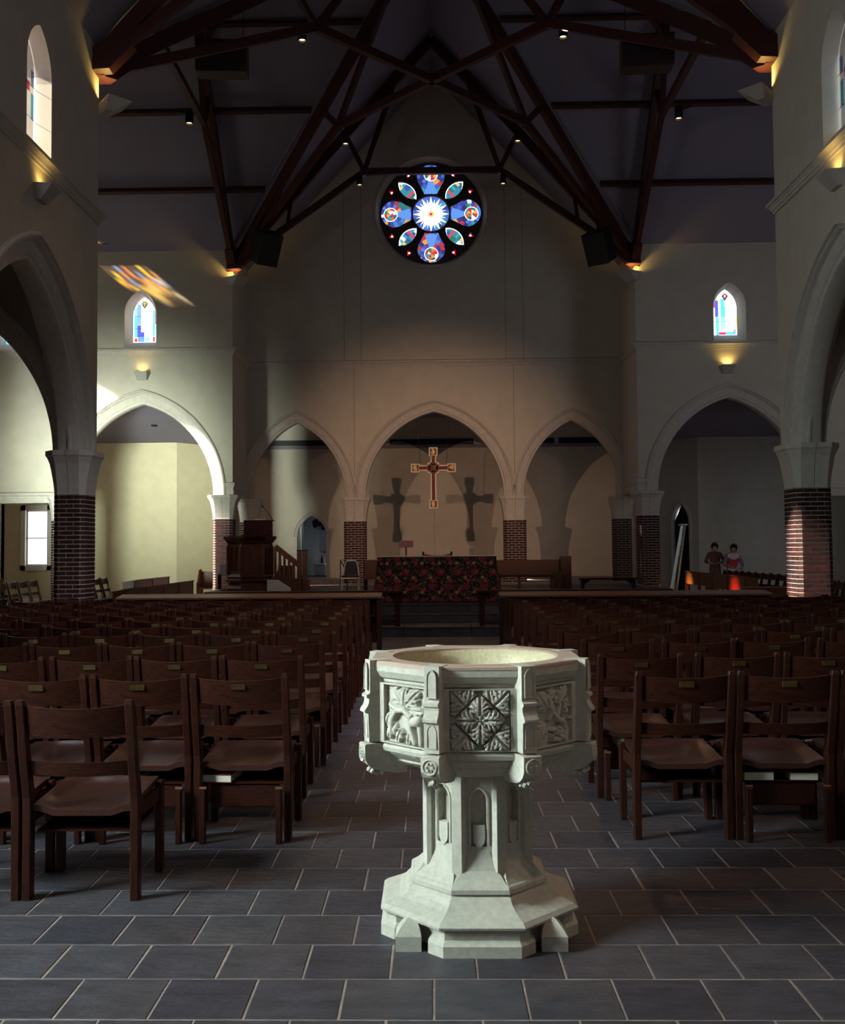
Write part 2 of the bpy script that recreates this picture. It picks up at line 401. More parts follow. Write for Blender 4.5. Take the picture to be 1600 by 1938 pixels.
stuff(b.build('tile', M['slate'], pf))
# ------------------------------------------------------------------ brick piers and capitals
def chamfer_rect(hx, hy, c):
    return [(-hx+c, -hy), (hx-c, -hy), (hx, -hy+c), (hx, hy-c), (hx-c, hy), (-hx+c, hy), (-hx, hy-c), (-hx, -hy+c)]
def perimeter(poly):
    L = [0]
    for i in range(len(poly)):
        a, b = poly[i], poly[(i+1) % len(poly)]; L.append(L[-1]+math.hypot(b[0]-a[0], b[1]-a[1]))
    return L
def brick_mesh(poly, L, s0, s1, h):
    tot = L[-1]; cuts = [s0]+[l+k*tot for k in (0, 1) for l in L[:-1] if s0+.004 < l+k*tot < s1-.004]+[s1]
    rings = []
    for s in sorted(cuts):
        q = s % tot; i = max(k for k in range(len(poly)) if L[k] <= q+1e-9); a, b = poly[i], poly[(i+1) % len(poly)]
        f = (q-L[i])/(L[i+1]-L[i]); p = Vector((a[0]+f*(b[0]-a[0]), a[1]+f*(b[1]-a[1]), 0))
        nr = Vector((b[1]-a[1], -(b[0]-a[0]), 0)).normalized()
        rings.append([p-nr*.004+Vector((0, 0, 0)), p+nr*.007+Vector((0, 0, .003)), p+nr*.007+Vector((0, 0, h-.003)), p-nr*.004+Vector((0, 0, h))])
    return MB().loft(rings)
def pier(cx, cy, hx, hy, ztop, label, z0=0.0, ch=.07, cap=(.13, .66), seen=None, capn='capital', mirror=None):
    t = thing('brick_pier', label, 'pier', (cx, cy, 0))
    po = chamfer_rect(hx, hy, ch); L = perimeter(po); tot = L[-1]
    MB().prism([[(x*.995, y*.995) for x, y in po]], lambda u, v, w: Vector((u, v, z0-.01+w)), ztop-z0+.012).build('mortar_core', M['mortar'], t)
    ch_, j = .0575, .010; n = max(6, round(tot/.213)); bl = tot/n
    bricks = []; back = MB(); total = 0
    protos = {}
    nc = int((ztop-z0)/.0675)+1
    for c in range(nc):
        z = ztop-(c+1)*.0675+.005
        if z < z0-.03: break
        for i in range(n):
            s0 = i*bl+(bl/2 if c % 2 else 0)+.03; key = (c % 2, i)
            mid = (s0+bl/2) % tot; k = max(q for q in range(8) if L[q] <= mid+1e-9)
            # which sides of the pier can be seen: front (0), its chamfers (1, 7) and one or two flanks
            vis = k in (seen or (0, 1, 2, 7, 6)) and total < 299
            if vis:
                if key not in protos:
                    o = brick_mesh(po, L, s0+j/2, s0+bl-j/2, ch_).build('brick', M['brick'], t); protos[key] = o
                else:
                    o = protos[key].copy(); COL.objects.link(o)
                o.location = (0, 0, z); total += 1
            else:
                m = brick_mesh(po, L, s0+j/2, s0+bl-j/2, ch_); back.add([(v[0], v[1], v[2]+z) for v in m.v], m.f)
    if back.v: stuff(back.build('brick', M['brick'], t))
    capital(t, hx, hy, ztop, cap, ch)
    return t
def capital(t, hx, hy, zb, cap, ch, joint=True):
    fl_, h = cap
    prof = [(-.005, 0), (.012, .006), (.012, .022), (.0, .03), (.020, h*.28), (.046, h*.52), (.074, h*.72), (fl_-.022, h*.855), (fl_-.018, h*.86), (fl_, h*.89), (fl_, h)]
    rings = []
    for d, z in prof:
        c = ch+d*.75
        rings.append([Vector((x, y, zb+z)) for x, y in chamfer_rect(hx+d, hy+d, c)])
    MB().loft(rings).build('capital', M['cast'], t)
    if joint:                                                   # the vertical joint between the capital's two blocks
        pts = [Vector((0.0, -hy-d-.0015, zb+z)) for d, z in prof[3:]]
        MB().loft([[p+Vector((-.004, 0, 0)), p+Vector((.004, 0, 0)), p+Vector((.004, .01, 0)), p+Vector((-.004, .01, 0))] for p in pts]).build('block_joint', M['joint'], t)
NP = 2.29
for sx, sd in ((-1, 'left'), (1, 'right')):
    pier(sx*(5.565 if sx < 0 else 5.61), 15.47, .235 if sx < 0 else .265, .29, NP, 'large dark red brick pier with stone capital nearest the camera, %s side of the nave' % sd,
         seen=(0, 1, 2, 7) if sx < 0 else (0, 7, 6, 1), cap=(.135, .67))
    pier(sx*5.60, YA+.26, .26, .26, 2.25, 'brick pier with stone capital at the %s corner of the chancel, carrying the transept arch' % sd,
         seen=(0, 7, 1, 2, 6), cap=(.14, .64), z0=0)
    pier(sx*5.31, YB+.22, .25, .22, 2.23, 'brick pier standing just behind the chancel corner pier on the %s' % sd,
         seen=(0, 7, 6, 1, 2), cap=(.10, .66), z0=PL)
    pier(sx*2.275, YB+.25, .31, .25, 2.22, 'freestanding brick column %s of the altar between the chancel arches' % sd,
         seen=(0, 7, 6, 1, 2), cap=(.125, .68), z0=PL)
    pier(sx*9.9, YA+.26, .26, .26, 2.25, 'partly hidden brick pier at the outer end of the %s transept arch' % sd,
         seen=(0, 1, 7, 2), cap=(.14, .64))
# ------------------------------------------------------------------ walls
def run(u0, u1, z1, arches, z0=SPR, top=None):
    """outline of a wall whose lower edge is cut by arches [(centre, s, rise)], solid feet left between"""
    pts = [(u0, z0)]
    for c, s, r in arches:
        pts += arch(s, r, SPR, .27, 14, c)
    pts += [(u1, z0)]
    return pts+(top or [(u1, z1), (u0, z1)])
# nave walls: u = Y, face at x = +-HW
NAC = 13.30
for sx, nm in ((-1, 'wall_nave_left'), (1, 'wall_nave_right')):
    P = lambda u, v, w, sx=sx: Vector((sx*(HW+w), u, v))
    win = lancet(.43, .62, 6.83, 7.95, 0, 8, 13.35)
    out = [(-6, 0), (11.42, 0), (11.42, SPR)]+arch(ARS, ARR, SPR, .27, 16, NAC)+[(YE, SPR), (YE, 9.62), (-6, 9.62)]
    holes = [win]
    wl = struct(MB().prism([out]+holes, P, T_W).build(nm, M['plaster']))
    PR = lambda u, v, w, sx=sx: Vector((sx*(HW-w), u+NAC, v))
    struct(arch_ring(PR, ARS, ARR, SPR, T_W).build('trim_1' if sx < 0 else 'trim_2', M['cast'], None, .6))
# string courses
SC = [(0, 6.61), (.025, 6.61), (.03, 6.655), (.045, 6.66), (.06, 6.70), (.085, 6.725), (.09, 6.73), (.11, 6.735), (.11, 6.785), (.0, 6.83)]
def string(pts, closed=False, prof=SC, name='trim_3', m='cast'):
    """profile swept along a plan path; path given with the room on its right-hand side, mitred"""
    n = len(pts); rings = []
    for i, p in enumerate(pts):
        p = Vector((*p, 0)); a = (p-Vector((*pts[i-1], 0))).normalized() if i else None; c = (Vector((*pts[i+1], 0))-p).normalized() if i < n-1 else None
        na = Vector((a.y, -a.x, 0)) if a else None; nc = Vector((c.y, -c.x, 0)) if c else None
        if na and nc: k = na+nc; nn = k*(2/k.length_squared)
        else: nn = na or nc
        rings.append([p+nn*d+Vector((0, 0, z)) for d, z in prof])
    return struct(MB().loft(rings, True, True).build(name, M[m]))
string([(-HW, -6), (-HW, YE), (-11.6, YE)], name='trim_3')
string([(11.6, YE), (HW, YE), (HW, -6)], name='trim_4')
string([(-11.6, YA), (-HW, YA), (-HW, YB), (HW, YB), (HW, YA), (11.6, YA)], name='trim_5')
# transept east walls (facing the camera) with window and arch
AWC, AWS = 7.79, .427
for sx, nm in ((-1, 'wall_transept_left'), (1, 'wall_transept_right')):
    P = lambda u, v, w, sx=sx: Vector((sx*u, YA+w, v))
    out = [(HW, 3.0)]+[(HW, SPR)]+arch(ARS, ARR, SPR, .27, 16, XA)+[(10.1, SPR), (10.1, 2.72), (12.0, 2.72), (12.0, EAVE+.05), (HW, EAVE+.05)]
    holes = [lancet(AWS, .62, 6.84, 7.75, 0, 8, AWC), lancet(AWS, .62, 6.84, 7.75, 0, 8, 11.35)]
    struct(MB().prism([out]+holes, P, T_W).build(nm, M['plaster']))
    PR = lambda u, v, w, sx=sx: Vector((sx*(XA+u), YA-w, v))
    struct(arch_ring(PR, ARS, ARR, SPR, T_W).build('trim_6' if sx < 0 else 'trim_7', M['cast'], None, .6))
    # lintel moulding over the flat opening beyond the arch, and the moulded block at the chancel corner
    string([(sx*11.9, YA), (sx*10.0, YA)] if sx < 0 else [(sx*10.0, YA), (sx*11.9, YA)], prof=[(0, 2.72), (.03, 2.72), (.03, 2.9), (.06, 2.93), (.06, 2.98), (0, 3.02)], name='trim_8')
    c = [(HW+.0, YA), (HW+.0, YB)]
    pr = [(0, 2.90), (.03, 2.90), (.03, 3.0), (.015, 3.06), (.05, 3.13), (.06, 3.16), (.06, 3.20), (0, 3.23)]
    if sx < 0: string([(-HW-.22, YA), (-HW, YA), (-HW, YB)], prof=pr, name='trim_9')
    else: string([(HW, YB), (HW, YA), (HW+.22, YA)], prof=pr, name='trim_10')
    # chancel side wall on its lintel
    struct(MB().box(sx*HW, sx*(HW+T_W), YA+T_W, YB+.4, 2.90, EAVE+.3).build('wall_chancel_left' if sx < 0 else 'wall_chancel_right', M['plaster']))
    # aisle end arch (between aisle and transept) and the wall above it
    PQ = lambda u, v, w, sx=sx: Vector((sx*u, 15.2+w, v))
    out = [(HW+.3, SPR)]+arch(ARS, ARR, SPR, .27, 16, XA)+[(9.9, SPR), (9.9, 0), (12.0, 0), (12.0, EAVE+.1), (HW+.3, EAVE+.1)]
    struct(MB().prism([out], PQ, T_W).build('wall_aisle_left' if sx < 0 else 'wall_aisle_right', M['plaster']))
    PR2 = lambda u, v, w, sx=sx: Vector((sx*(XA+u), 15.2-w, v))
    struct(arch_ring(PR2, ARS, ARR, SPR, T_W).build('trim_11' if sx < 0 else 'trim_12', M['cast'], None, .6))
    # aisle shell: outer wall, ceiling, end
    struct(MB().box(sx*9.95, sx*10.2, 5, 15.2, 0, 6.7).build('wall_outer_left' if sx < 0 else 'wall_outer_right', M['plaster']))
    struct(MB().box(sx*5.8, sx*10.2, 5, 15.25, 6.5, 6.7).build('ceiling_aisle', M['ceiling']))
    struct(MB().box(sx*5.8, sx*10.2, 4.8, 5, 0, 6.7).build('wall_aisle_west', M['plaster']))
    # transept end wall; the left one has the sunlit two-light window near its east corner
    PE = lambda u, v, w, sx=sx: Vector((sx*(11.6+w), u, v))
    out = [(15.2, 0), (YA+.5, 0), (YA+.5, EAVE), (CY, RIDGE+.2), (15.2, EAVE)]
    hs = [lancet(.14, .3, 3.2, 7.32, 0, 6, 26.06), lancet(.19, .34, 3.2, 7.58, 0, 6, 25.73)] if sx < 0 else []
    if sx < 0: hs += [[(yc+.30*math.cos(2*PI*k/16), 11.1+.42*math.sin(2*PI*k/16)) for k in range(16)] for yc in (22.95, 19.05)]
    struct(MB().prism([out]+hs, PE, .25).build('wall_end_left' if sx < 0 else 'wall_end_right', M['plaster']))
# chancel arch wall with the rose
RX, RZ, RR = -.03, 11.10, 1.60
P = lambda u, v, w: Vector((u, YB+w, v))
BS, BR, BC = 1.966, 2.44, 0.0
SS, SR = 1.376, 2.16
out = [(-HW-.3, SPR)]
for c, s, r in ((-3.922, SS, SR), (0, BS, BR), (3.922, SS, SR)):
    out += [p for p in arch(s, r, SPR, .27, 14, c) if abs(p[0]) < HW+.29]
out += [(HW+.3, SPR), (HW+.3, EAVE+.2), (0, RIDGE+.4), (-HW-.3, EAVE+.2)]
rose_hole = [(RX+RR*math.cos(2*PI*k/64), RZ+RR*math.sin(2*PI*k/64)) for k in range(64)]
wb = struct(MB().prism([out, rose_hole], P, .45).build('wall_chancel', M['plaster']))
for x, z0, z1 in ((-2.55, 6.83, 12.0), (-2.06, 6.83, 12.6), (2.07, 6.83, 12.6), (2.57, 6.83, 12.0), (-2.275, SPR, 6.61), (2.275, SPR, 6.61)):
    MB().box(x-.006, x+.006, YB-.002, YB+.01, z0, z1).build('control_joint', M['joint'], wb)
BRING = [(o*.92, d) for o, d in RING]
for i, (c, s, r) in enumerate(((-3.922, SS, SR), (0, BS, BR), (3.922, SS, SR))):
    PR = lambda u, v, w, c=c: Vector((c+u, YB-w, v))
    struct(arch_ring(PR, s, r, SPR, .45, BRING).build('trim_%d' % (13+i), M['cast'], None, .6))
# ambulatory and chapels behind
dw = lancet(.50, .74, PL, 1.85, 0, 8, -4.18)
P = lambda u, v, w: Vector((u, YC+w, v))
struct(MB().prism([[(-6.3, 0), (6.3, 0), (6.3, 6.6), (-6.3, 6.6)], [(u, v) if v > PL else (u, PL+.001) for u, v in dw]], P, .2).build('wall_ambulatory', M['plaster']))
struct(MB().box(-.005, .005, YC-.004, YC+.01, PL, 4.9).build('trim_16', M['joint']))
PR = lambda u, v, w: Vector((-4.18+u, YC-w, v))
struct(arch_ring(PR, .50, .74, 1.85, .2, [(.15, 0), (.15, .06), (.11, .07), (.09, .03), (.04, .02), (0, -.03)], False, 10).build('trim_17', M['cast'], None, .6))
for sx in (-1, 1):
    struct(MB().box(-4.18+sx*.5-(.15 if sx < 0 else 0), -4.18+sx*.5+(.15 if sx > 0 else 0), YC-.06, YC+.2, PL, 1.85).build('trim_18', M['cast']))
b = MB()
for x0, x1 in ((-6, -2.95), (-2.75, -2.0), (-1.5, 1.35), (1.85, 2.4), (2.6, 4.1), (4.25, 6)):
    b.box(x0, x1, YC-.06, YC, 4.98, 5.16)
struct(b.build('trim_19', M['black']))
struct(MB().box(-6.3, 6.3, YC-.03, YC+.1, 4.86, 4.97).build('trim_20', M['ceiling']))
struct(MB().box(-6.3, 6.3, YB+.45, YC+.2, 5.9, 6.05).build('ceiling_ambulatory', M['ceiling']))
for sx in (-1, 1):
    struct(MB().box(sx*6.15, sx*6.3, 30.2, YC+.2, 0, 6.6).build('wall_ambulatory_left' if sx < 0 else 'wall_ambulatory_right', M['plaster']))
    yl = 'plaster_yellow' if sx < 0 else 'plaster'
    # chapel: back wall, canted wall beside it, ceiling
    xw = 8.18 if sx < 0 else 8.28
    if sx < 0: hole = [[(12.30, 1.0), (13.0, 1.0), (13.0, 2.75), (12.30, 2.75)]]
    else: hole = []
    PB = lambda u, v, w, sx=sx: Vector((sx*u, 32+w, v))
    struct(MB().prism([[(xw, 0), (14.3, 0), (14.3, 5.1), (xw, 5.1)]]+hole, PB, .2).build('wall_chapel_left' if sx < 0 else 'wall_chapel_right', M[yl]))
    a = Vector((sx*xw, 32, 0)); c = Vector((sx*6.2, 33.95, 0)); t = (c-a).normalized(); nn = Vector((-t.y, t.x, 0)) * (-1 if sx < 0 else 1)
    if nn.y < 0: nn = -nn                                        # nn points away from the room
    ln = (c-a).length
    PC = lambda u, v, w, a=a, t=t, nn=nn: a+t*u+nn*w+Vector((0, 0, v))
    if sx > 0:
        dr = arch(.29, .62, 2.18, 0, 7, .61)
        out = [(0, 0), (.32, 0)]+dr+[(.90, 0), (ln, 0), (ln, 5.5), (0, 5.5)]
        struct(MB().prism([out], PC, .2).build('wall_canted_right', M[yl]))
        rim_ = [(.32, 0)]+dr+[(.90, 0)]
        struct(MB().loft([[PC(u, v, -.05), PC(.61+(u-.61)*1.24, v*1.03, -.05), PC(.61+(u-.61)*1.24, v*1.03, .0), PC(u, v, .1)] for u, v in rim_], True, True).build('trim_21', M['cast']))
        struct(MB().prism([[(.30, 0), (.92, 0), (.92, 2.2), (.61, 2.85), (.30, 2.2)]], lambda u, v, w: PC(u, v, .12+w), .05).build('doorway_dark', M['black']))  # black panel put in for the shade of the open doorway
    else:
        struct(MB().prism([[(0, 0), (ln, 0), (ln, 5.5), (0, 5.5)]], PC, .2).build('wall_canted_left', M[yl]))
    struct(MB().loft([[Vector((x, y, z)) for y, z in ((YA+T_W, 5.62), (32.0, 4.87), (34.3, 4.80), (34.3, 5.05), (YA+T_W, 5.86))] for x in (sx*5.9, sx*14.3)]).build('ceiling_chapel', M['ceiling']))
    struct(MB().box(sx*14.2, sx*14.4, YA, 32.2, 0, 5.95).build('wall_chapel_end', M[yl]))
    struct(MB().box(sx*11.6, sx*14.4, YA+.3, YA+.5, 0, 5.95).build('wall_chapel_west', M[yl]))
# the tall clear chapel window seen past the left pier
w1 = struct(MB().box(-13.0, -12.30, 32.10, 32.12, 1.0, 2.75).build('window_1', glass((.95, .97, 1.0))))
b = MB()
for z0, z1, x0, x1 in ((1.0, 1.04, -13, -12.3), (2.71, 2.75, -13, -12.3), (1.0, 2.75, -13, -12.96), (1.0, 2.75, -12.34, -12.3), (1.85, 1.88, -13, -12.3)): b.box(x0, x1, 32.07, 32.10, z0, z1)
b.build('window_frame', M['white'], w1)
b = MB()
for x0, x1, z0, z1 in ((-12.30, -12.12, .85, 2.9), (-13.15, -13.0, .85, 2.9), (-13.15, -12.12, .85, 1.0), (-13.15, -12.12, 2.75, 2.9)): b.box(x0, x1, 31.94, 32.0, z0, z1)
b.build('window_surround', M['white'], w1)
# west end of the nave behind the camera
P = lambda u, v, w: Vector((u, -6-w, v))
struct(MB().prism([[(-HW-.5, 0), (HW+.5, 0), (HW+.5, EAVE), (0, RIDGE+.3), (-HW-.5, EAVE)]], P, .3).build('wall_west', M['plaster']))
# ------------------------------------------------------------------ roof
def roof(polys, name):
    b = MB()
    for lp in polys:
        if isinstance(lp[0][0], (int, float)): lp = [lp]
        flat = [Vector(p) for l in lp for p in l]; n = len(flat)
        tr = tessellate_polygon([[Vector((p[0], p[1], 0)) for p in l] for l in lp])
        b.add(flat+[p+Vector((0, 0, .2)) for p in flat], [tuple(t) for t in tr]+[tuple(i+n for i in t) for t in tr])
        o = 0
        for l in lp:
            k = len(l); b.add([], []); b.f += [[o+i+len(b.v)-2*n, o+(i+1) % k+len(b.v)-2*n, o+(i+1) % k+n+len(b.v)-2*n, o+i+n+len(b.v)-2*n] for i in range(k)]; b.m += [0]*k; o += k
    return struct(b.build(name, M['ceiling'], None, False, False))
apex = (0, CY, RIDGE)
zr = lambda y: EAVE+(YA-y)*(RIDGE-EAVE)/(YA-CY)
sky = [(x, y, zr(y)) for x, y in ((-9.98, 26.44), (-8.56, 26.44), (-10.05, 25.96), (-11.50, 25.96))]  # opening cut for the added roof light, sheared to shape its patch
roof([[(-HW-.4, -6.2, EAVE-.4), (-HW-.2, YE, EAVE-.2), apex, (0, -6.2, RIDGE)], [(HW+.4, -6.2, EAVE-.4), (HW+.2, YE, EAVE-.2), apex, (0, -6.2, RIDGE)],
      [(-HW-.2, YA, EAVE-.2), apex, (0, YB+.5, RIDGE), (-HW-.3, YB+.5, EAVE-.3)], [(HW+.2, YA, EAVE-.2), apex, (0, YB+.5, RIDGE), (HW+.3, YB+.5, EAVE-.3)],
      [[(-11.9, YA, EAVE), (-HW, YA, EAVE), apex, (-11.9, CY, RIDGE)], sky], [(11.9, YA, EAVE), (HW, YA, EAVE), apex, (11.9, CY, RIDGE)],
      [(-11.9, YE-.1, EAVE), (-HW, YE, EAVE), apex, (-11.9, CY, RIDGE)], [(11.9, YE-.1, EAVE), (HW, YE, EAVE), apex, (11.9, CY, RIDGE)]], 'ceiling')
# frames and glowing panes added around unseen daylight lamps; the walls behind are solid
def fill_window(n, c, u, w, h):
    c = Vector(c); u = Vector(u); z = Vector((0, 0, 1)); k = u.cross(z)
    P = lambda a, b, d: c+u*a+z*b+k*d
    fr = struct(MB().prism([[(-w/2-.12, -h/2-.12), (w/2+.12, -h/2-.12), (w/2+.12, h/2+.12), (-w/2-.12, h/2+.12)], [(-w/2, -h/2), (w/2, -h/2), (w/2, h/2), (-w/2, h/2)]], P, .05).build('window_%d' % n, M['cast']))  # added frame only, no window is cut here
    MB().add([P(a, b, .01) for a, b in ((-w/2, -h/2), (w/2, -h/2), (w/2, h/2), (-w/2, h/2))], [(0, 1, 2, 3)]).build('pane', glow('window_sky', (.85, .92, 1), .10), fr)  # faint emission added; no daylight passes through
fill_window(20, (-5.31, 2.45, 2.6), (0, 1, 0), 1.6, 2.5); fill_window(21, (-5.31, 8.4, 8.0), (0, 1, 0), 1.3, 2.3)
fill_window(22, (5.31, 4.6, 7.6), (0, -1, 0), 1.1, 1.9); fill_window(23, (.5, -5.97, 6.5), (-1, 0, 0), 4.0, 4.0)
fill_window(24, (-11.56, 20.6, 8.0), (0, 1, 0), 2.0, 2.6); fill_window(25, (11.56, 18.5, 5.0), (0, -1, 0), 2.6, 4.2)
# made-up roof light, hidden from view, shaped so its panes throw the coloured patch
rl = struct(MB().beam((-9.98, 26.44, zr(26.44)+.02), (-8.56, 26.44, zr(26.44)+.02), .012, .03).beam((-11.5, 25.96, zr(25.96)+.02), (-10.05, 25.96, zr(25.96)+.02), .012, .03).build('window_2', M['lead']))
cols = [(.95, .62, .10), (1, .80, .30), (.9, .35, .12), (1, .95, .75), (.25, .40, .95), (.75, .20, .10), (1, .75, .05)]
r2 = random.Random(4)
def sk(i, j): y = 26.44-.48*j/6; f = j/6; x0 = -9.98-1.52*f; x1 = -8.56-1.49*f; x = x0+(x1-x0)*i/14; return (x, y, zr(y)+.02)
for i in range(14):
    for j in range(6):
        dark = r2.random() < .22+.35*(abs(i-9)/9+abs(j-2.5)/5)
        MB().add([sk(i, j), sk(i+1, j), sk(i+1, j+1), sk(i, j+1)], [(0, 1, 2, 3)]).build('pane', glass((.10, .07, .05)) if dark else glass(cols[r2.randrange(7)]), rl)
# purlins on the transept slopes (members of the roof)
for sx in (-1, 1):
    for y in (25.38, 24.02, 22.66):
        z = zr(y); xe = HW*(y-CY)/(YA-CY)
        struct(MB().beam((sx*11.6, y-.06, z-.10), (sx*(xe+.1), y-.06, z-.10), .09, .16, (0, .6, .8)).build('trim_22', M['steel']))
# ------------------------------------------------------------------ steel roof trusses
def truss(a, c, kt, label, struts=True, wid=.15, at=.82, plate=True):
    """a, c: plan positions of the two bearings; kt: how far along each half the knee of the lower chord sits"""
    zb = lambda p: 9.12 if p[1] < 20 else 8.98
    a = Vector((*a, zb(a))); c = Vector((*c, zb(c))); mid = (a+c)/2; ap = Vector((mid.x, mid.y, 14.95))
    t = thing('roof_truss', label, 'roof truss', (mid.x, mid.y, 0), 0, 'steel trusses over the crossing')
    o = Vector((mid.x, mid.y, 0)); kn = []
    for e in (a, c):
        k = e.lerp(mid, kt); k.z = 11.40; kn.append(k)
        MB().beam(e-o, ap-o, wid, .25).build('rafter', M['steel'], t)
        MB().beam(e+Vector((0, 0, -.05))-o, k-o, wid*.8, .16).build('lower_chord', M['steel'], t)
        r = e.lerp(ap, at); MB().beam(k-o, r-o, wid*.7, .14).build('strut', M['steel'], t)
        r2 = e.lerp(ap, kt*.86); MB().beam(k-o, r2-o, wid*.7, .12).build('strut', M['steel'], t)
        s1 = e.lerp(k, .42); s2 = e.lerp(ap, .30); MB().beam(s1-o, s2-o, wid*.6, .09).build('strut', M['steel'], t)
        d = (mid-e).normalized()
        if plate: MB().prism([[(-.12, -.15), (.24, -.13), (.62, .24), (.34, .42), (-.12, .16)]], lambda u, v, w, e=e, d=d: e-o+d*u+Vector((0, 0, v))+Vector((-d.y, d.x, 0))*(w-.11), .22).build('bearing_plate', M['steel'], t)
    MB().beam(kn[0]-o, kn[1]-o, wid*.8, .17).build('collar', M['steel'], t)
    return t
cb = (HW-.02)
truss((-cb, YE), (cb, YA), .585, 'dark red diagonal steel truss crossing the ceiling from near left to far right')
truss((cb, YE), (-cb, YA), .585, 'dark red diagonal steel truss crossing the ceiling from near right to far left')
truss((-cb, YE-.2), (cb, YE-.2), .585, 'dark red steel truss across the end of the nave, nearest the camera')
truss((-cb, YA-.2), (cb, YA-.2), .665, 'dark red steel truss across the chancel opening, its collar in front of the rose window')
truss((-cb, YE), (-cb, YA), .637, 'dark red steel truss across the mouth of the left transept')
truss((cb, YE), (cb, YA), .637, 'dark red steel truss across the mouth of the right transept')
# ------------------------------------------------------------------ stained-glass windows
def clip_poly(poly, hull):
    """Sutherland-Hodgman against a convex counter-clockwise hull"""
    out = poly
    for i in range(len(hull)):
        a, b = hull[i], hull[(i+1) % len(hull)]; inp, out = out, []
        if not inp: return []
        side = lambda p: (b[0]-a[0])*(p[1]-a[1])-(b[1]-a[1])*(p[0]-a[0])
        for j in range(len(inp)):
            p, q = inp[j], inp[(j+1) % len(inp)]; sp, sq = side(p), side(q)
            if sp >= 0: out.append(p)
            if (sp >= 0) != (sq >= 0):
                f = sp/(sp-sq); out.append((p[0]+f*(q[0]-p[0]), p[1]+f*(q[1]-p[1])))
    return out
CY_, BL, DB, LB, RD, YL, WH, BK, LC = (.10, .62, .86), (.22, .34, .78), (.08, .08, .50), (.14, .28, .72), (.75, .03, .09), (1, .78, .12), (1, 1, 1), (.01, .01, .01), (.32, .76, .88)
DES_L = [(-.89, -.66, .12, .39, CY_), (-.89, -.66, .39, .58, CY_), (-.89, -.66, .58, .76, LC), (-.89, -.66, .015, .085, RD), (-.89, -.66, .085, .115, YL), (-.64, -.34, .39, .58, BL), (-.64, -.34, .58, .84, BL),
         (-.64, -.34, .225, .38, DB), (-.64, -.05, .12, .225, DB), (-.61, -.02, .015, .115, LB), (.03, .44, .015, .115, LC), (.73, .90, .14, .39, CY_), (.73, .90, .39, .71, CY_), (.73, .90, .02, .12, RD), (.93, 1, .40, .72, RD)]
DES_R = [(-.87, -.60, .40, .76, DB), (-.82, -.57, .0, .39, CY_), (-1, -.88, .60, .72, RD), (-.98, -.7, .76, .84, YL), (-.38, 0, .13, .40, LC), (-.38, 0, .40, .62, CY_), (-.38, -.05, .62, .80, CY_), (-.57, .03, .01, .065, RD), (.05, .70, .01, .07, CY_), (.70, .90, .01, .12, BL), (.91, 1, .13, .40, YL)]
DES_N = [(-1, -.35, .02, .10, YL), (-.25, .9, .02, .13, YL), (-.9, -.62, .14, .32, LC), (.25, .5, .52, .60, RD), (.62, .85, .30, .52, CY_), (.62, .85, .58, .72, BL), (-.5, -.2, .72, .82, LC), (-.95, -.75, .55, .62, RD)]
